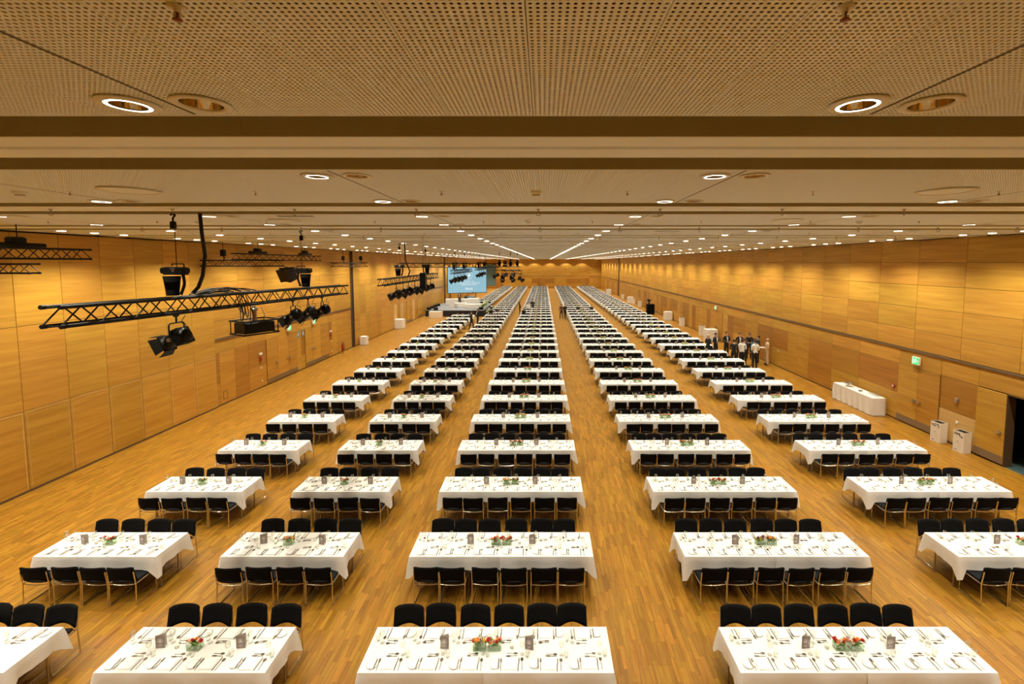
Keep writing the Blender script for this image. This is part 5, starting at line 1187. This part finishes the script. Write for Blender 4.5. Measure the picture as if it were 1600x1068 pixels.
# ------------------------------------------------------------------ people
def person(label, x, y, face, h=1.76, pose='stand', top='suit_black', bottom='suit_black', hair='hair_dark', inner=None, zf=0., seed=0, longhair=False, wide=False):
    """face: heading in degrees the person looks towards (0 = +y); one continuous skinned body, hair and clothing details as children"""
    k = h / 1.76; rr = random.Random(seed); J = {}; E = []; Rr = {}; G = {}
    def j(n, p, r, parent=None, g='top'):
        J[n] = p; Rr[n] = r; G[n] = g
        if parent: E.append((parent, n))
    sit = pose == 'sit'; hz = .585 if sit else .95
    j('pelvis', (0, 0, hz), (.15, .105), None, 'bottom'); j('waist', (0, .0, hz + .17), (.135, .095), 'pelvis'); j('chest', (0, .01, hz + .37), (.172, .115), 'waist'); j('neckb', (0, .0, hz + .52), (.085, .07), 'chest')
    j('neck', (0, .01, hz + .585), (.055, .055), 'neckb', 'skin'); j('chin', (0, .025, hz + .63), (.062, .068), 'neck', 'skin'); j('head', (0, .02, hz + .70), (.076, .092), 'chin', 'skin'); j('crown', (0, .005, hz + .775), (.062, .075), 'head', 'skin')
    for s, a in ((-1, 'l'), (1, 'r')):
        j('sh' + a, (s * .185, 0, hz + .48), (.068, .064), 'neckb')
        if pose == 'front' or (pose == 'tray'):      # forearms in front of the body
            el, wr, hd = (s * .23, -.02, hz + .20), (s * .10, .20, hz + .17), (s * .045, .235, hz + .18)
            if pose == 'tray' : el, wr, hd = (s * .22, .02, hz + .20), (s * .14, .28, hz + .18), (s * .12, .37, hz + .19)
        elif sit: el, wr, hd = (s * .23, .06, hz + .24), (s * .17, .28, hz + .22), (s * .15, .36, hz + .22)
        else: el, wr, hd = (s * .235, -.03, hz + .20), (s * .24, .05, hz - .04), (s * .235, .07, hz - .13)
        j('el' + a, el, (.047, .047), 'sh' + a); j('wr' + a, wr, (.036, .036), 'el' + a, 'top'); j('pa' + a, tuple(np.array(wr) * .45 + np.array(hd) * .55), (.036, .026), 'wr' + a, 'skin'); j('fi' + a, tuple(np.array(hd) * 1.35 - np.array(wr) * .35), (.022, .014), 'pa' + a, 'skin')
        th = np.array(hd) * .55 + np.array(wr) * .45 + np.array((-s * .03, .02, .02)); j('th' + a, tuple(th), (.012, .012), 'pa' + a, 'skin')
        j('hip' + a, (s * .09, 0, hz - .05), (.095, .10), 'pelvis', 'bottom')
        if sit: kn, an, to = (s * .11, .42, hz - .03), (s * .11, .40, .09), (s * .11, .56, .035)
        elif pose == 'walk': kn, an, to = (s * .10, .10 * s + .05, .50), (s * .10, .18 * s - .04, .09), (s * .11, .18 * s + .10, .035)
        else: kn, an, to = (s * .10, .02, .50), (s * .11, -.02, .09), (s * .13, .13, .035)
        j('kn' + a, kn, (.068, .07) if not wide else (.085, .085), 'hip' + a, 'bottom'); j('an' + a, an, (.045, .05) if not wide else (.105, .11), 'kn' + a, 'bottom'); j('to' + a, to, (.04, .032), 'an' + a, 'shoe')
    names = list(J); idx = {n: i for i, n in enumerate(names)}
    me = bpy.data.meshes.new('person_cage'); me.from_pydata([tuple(v * k for v in J[n]) for n in names], [(idx[a], idx[b]) for a, b in E], [])
    o = bpy.data.objects.new('person_cage', me); COL.objects.link(o); sk = o.modifiers.new('s', 'SKIN'); sk.use_smooth_shade = True
    if not me.skin_vertices: me.skin_vertices.new() if hasattr(me.skin_vertices, 'new') else None
    for n in names:
        d = me.skin_vertices[0].data[idx[n]]; d.radius = tuple(v * k for v in Rr[n]); d.use_root = (n == 'pelvis')
    sb = o.modifiers.new('u', 'SUBSURF'); sb.levels = 1; sb.render_levels = 1
    dg = bpy.context.evaluated_depsgraph_get(); dg.update(); body = bpy.data.meshes.new_from_object(o.evaluated_get(dg)); bpy.data.objects.remove(o); body.name = 'body'
    body.materials.clear()
    for m_ in ('skin', top, bottom, 'shoe_black'): body.materials.append(MATS[m_])
    segs = [(np.array(J[a]) * k, np.array(J[b]) * k, a, b) for a, b in E]; gi = {'skin': 0, 'top': 1, 'bottom': 2, 'shoe': 3}
    A = np.array([s_[0] for s_ in segs]); B = np.array([s_[1] for s_ in segs]); D = B - A; DD = (D * D).sum(1) + 1e-9
    for p in body.polygons:
        c = np.array(p.center); t = np.clip(((c - A) * D).sum(1) / DD, 0, 1); q = A + D * t[:, None]; i = int(((c - q) ** 2).sum(1).argmin()); g = G[segs[i][3]] if t[i] > .4 else G[segs[i][2]]
        if {segs[i][2], segs[i][3]} & {'pelvis', 'waist', 'hipl', 'hipr'} and segs[i][3] not in ('knl', 'knr'): g = 'top' if c[2] > (hz + .03) * k else 'bottom'
        p.material_index = gi[g]; p.use_smooth = True
    zs = np.array([v.co.z for v in body.vertices]); 
    e = thing('person', label, 'person', (x, y, zf - min(0, zs.min()) if not sit else zf), -R(face), None); ob('body', body, e)
    hh = MB(); hc = (0, .0 * k, (hz + .725) * k)
    hh.ball((hc[0], hc[1] - .012 * k, hc[2] + .012 * k), .090 * k, .104 * k, .100 * k, 12, 8)
    hh.v = [(a, b, c) if not (b > .035 * k and c < hc[2] + .05 * k) else (a * .8, .035 * k, c) for a, b, c in hh.v]; hh.v = [(a, b, max(c, hc[2] - .055 * k)) for a, b, c in hh.v]
    if longhair: hh.tube([(0, -.06 * k, hc[2]), (0, -.085 * k, hc[2] - .14 * k), (0, -.08 * k, hc[2] - .26 * k)], [.075 * k, .07 * k, .03 * k], 10)
    hh.build('hair', hair, e)
    fz = (hz + .70) * k; fy = .105 * k
    MB().ball((0, fy + .008 * k, fz - .012 * k), .012 * k, .018 * k, .018 * k, 6, 4).build('nose', 'skin', e); MB().ball((-.03 * k, fy - .008 * k, fz + .012 * k), .009 * k, n=6, m=4).ball((.03 * k, fy - .008 * k, fz + .012 * k), .009 * k, n=6, m=4).build('eyes', 'hair_dark', e)
    MB().box(-.022 * k, .022 * k, fy - .012 * k, fy - .002 * k, fz - .052 * k, fz - .045 * k).build('mouth', 'red_dark', e)
    MB().ball((-.078 * k, .015 * k, fz - .005 * k), .012 * k, .02 * k, .028 * k, 6, 4).ball((.078 * k, .015 * k, fz - .005 * k), .012 * k, .02 * k, .028 * k, 6, 4).build('ears', 'skin', e)
    if inner: MB().add([(-.055 * k, .112 * k, (hz + .50) * k), (.055 * k, .112 * k, (hz + .50) * k), (.02 * k, .135 * k, (hz + .22) * k), (-.02 * k, .135 * k, (hz + .22) * k), (-.05 * k, .06 * k, (hz + .50) * k), (.05 * k, .06 * k, (hz + .50) * k), (.02 * k, .08 * k, (hz + .22) * k), (-.02 * k, .08 * k, (hz + .22) * k)], [(0, 1, 2, 3), (7, 6, 5, 4), (0, 4, 5, 1), (1, 5, 6, 2), (2, 6, 7, 3), (3, 7, 4, 0)]).build('shirt_front', inner, e)
    return e
person('fair-haired woman in black at the left end of the standing group', 11.06, 30.2, 60, 1.66, 'front', hair='hair_fair', longhair=True, seed=1)
person('person in black jacket over white shirt, second from left in the group', 11.6, 30.3, 150, 1.76, 'front', inner='shirt_white', seed=2)
person('bearded man in black suit with clasped hands, third from left', 12.4, 30.5, 170, 1.8, 'front', inner='shirt_white', seed=3)
person('man in black seen from behind beside the table end', 11.76, 27.75, 30, 1.76, 'front', seed=4)
person('man in dark suit facing the hall in the middle of the group', 13.2, 30.3, 185, 1.78, 'front', inner='shirt_white', seed=5)
person('waiter in white shirt and black trousers, back turned, nearer left', 12.25, 27.75, 5, 1.78, 'front', 'shirt_white', 'suit_black', seed=6)
person('person in black between the two white-shirted waiters', 12.66, 28.35, 40, 1.72, 'front', hair='hair_brown', seed=7)
person('person in dark suit at the back of the group, near the wall', 13.85, 30.3, 200, 1.76, 'front', hair='hair_brown', seed=8)
person('person in a blue jacket behind the farther white-shirted waiter', 13.22, 28.15, 0, 1.76, 'stand', 'jacket_blue', 'suit_black', seed=9)
person('waiter in white shirt and black trousers, back turned, in front of blue jacket', 12.88, 27.35, -5, 1.8, 'front', 'shirt_white', 'suit_black', seed=10)
person('bearded man in black turned sideways beside the woman in beige', 13.78, 28.9, -80, 1.8, 'stand', seed=11)
wp = person('woman in beige top and wide trousers holding papers', 14.15, 28.45, -85, 1.70, 'tray', 'dress_beige', 'dress_beige', 'hair_fair', longhair=True, seed=12, wide=True)
tag(MB().box(-.15, .15, -.11, .11, 0, .012).build('papers', 'paper_white', None, (13.78, 28.48, 1.13), R(5)), 'white papers held out by the woman in beige', 'paper')
person('person in brown waistcoat standing in the right aisle, left of the pair', 2.05, 51.7, 200, 1.75, 'walk', 'waistcoat_brown', seed=13)
person('person in black standing in the right aisle, right of the pair', 2.5, 51.9, 150, 1.75, 'front', seed=14)
person('person in black standing between centre tables, left of three', -2.86, 54.9, 90, 1.7, 'front', seed=15, longhair=True)
person('tall person in black standing between centre tables, right of three', -1.37, 58.07, 200, 1.78, 'front', seed=16)
person('person in white top between the two in black at centre tables', -1.87, 55.55, 180, 1.6, 'front', 'shirt_white', seed=17)
person('man in black walking in the left aisle below the stage', -6.95, 43.6, 60, 1.8, 'walk', seed=18)
person('person in black facing the walking man in the left aisle', -6.75, 46.5, 240, 1.75, 'front', seed=19, inner='shirt_white')
person('person in black standing on the stage behind the desks', -11.2, 60.7, 180, 1.74, 'front', zf=.76, seed=20, inner='shirt_white')
def seated(label, x, y, face, **kw): return person(label, x, y, face, 1.72, 'sit', **kw)
def seat_for(c, r, sd, i): return [q for q in chairs if (q[1], q[2], q[3], q[4]) == (r, c, sd, i)][0]
for c, r, sd, i, lab in ((3, 19, 1, 2, 'person in black seated at a fourth-column table beside the right aisle pair'), (3, 19, 1, 5, 'person in black seated at the end of a fourth-column table'), (1, 18, 1, 1, 'person in black seated at a second-column table below the stage'), (1, 18, 0, 0, 'person in black seated with back turned at a second-column table'), (2, 18, 0, 0, 'person in black seated at the left end of a centre table')):
    q = seat_for(c, r, sd, i); seated(lab, q[5], q[6] - .06 * math.cos(q[7]), -math.degrees(q[7]), zf=0, seed=30 + r + i)
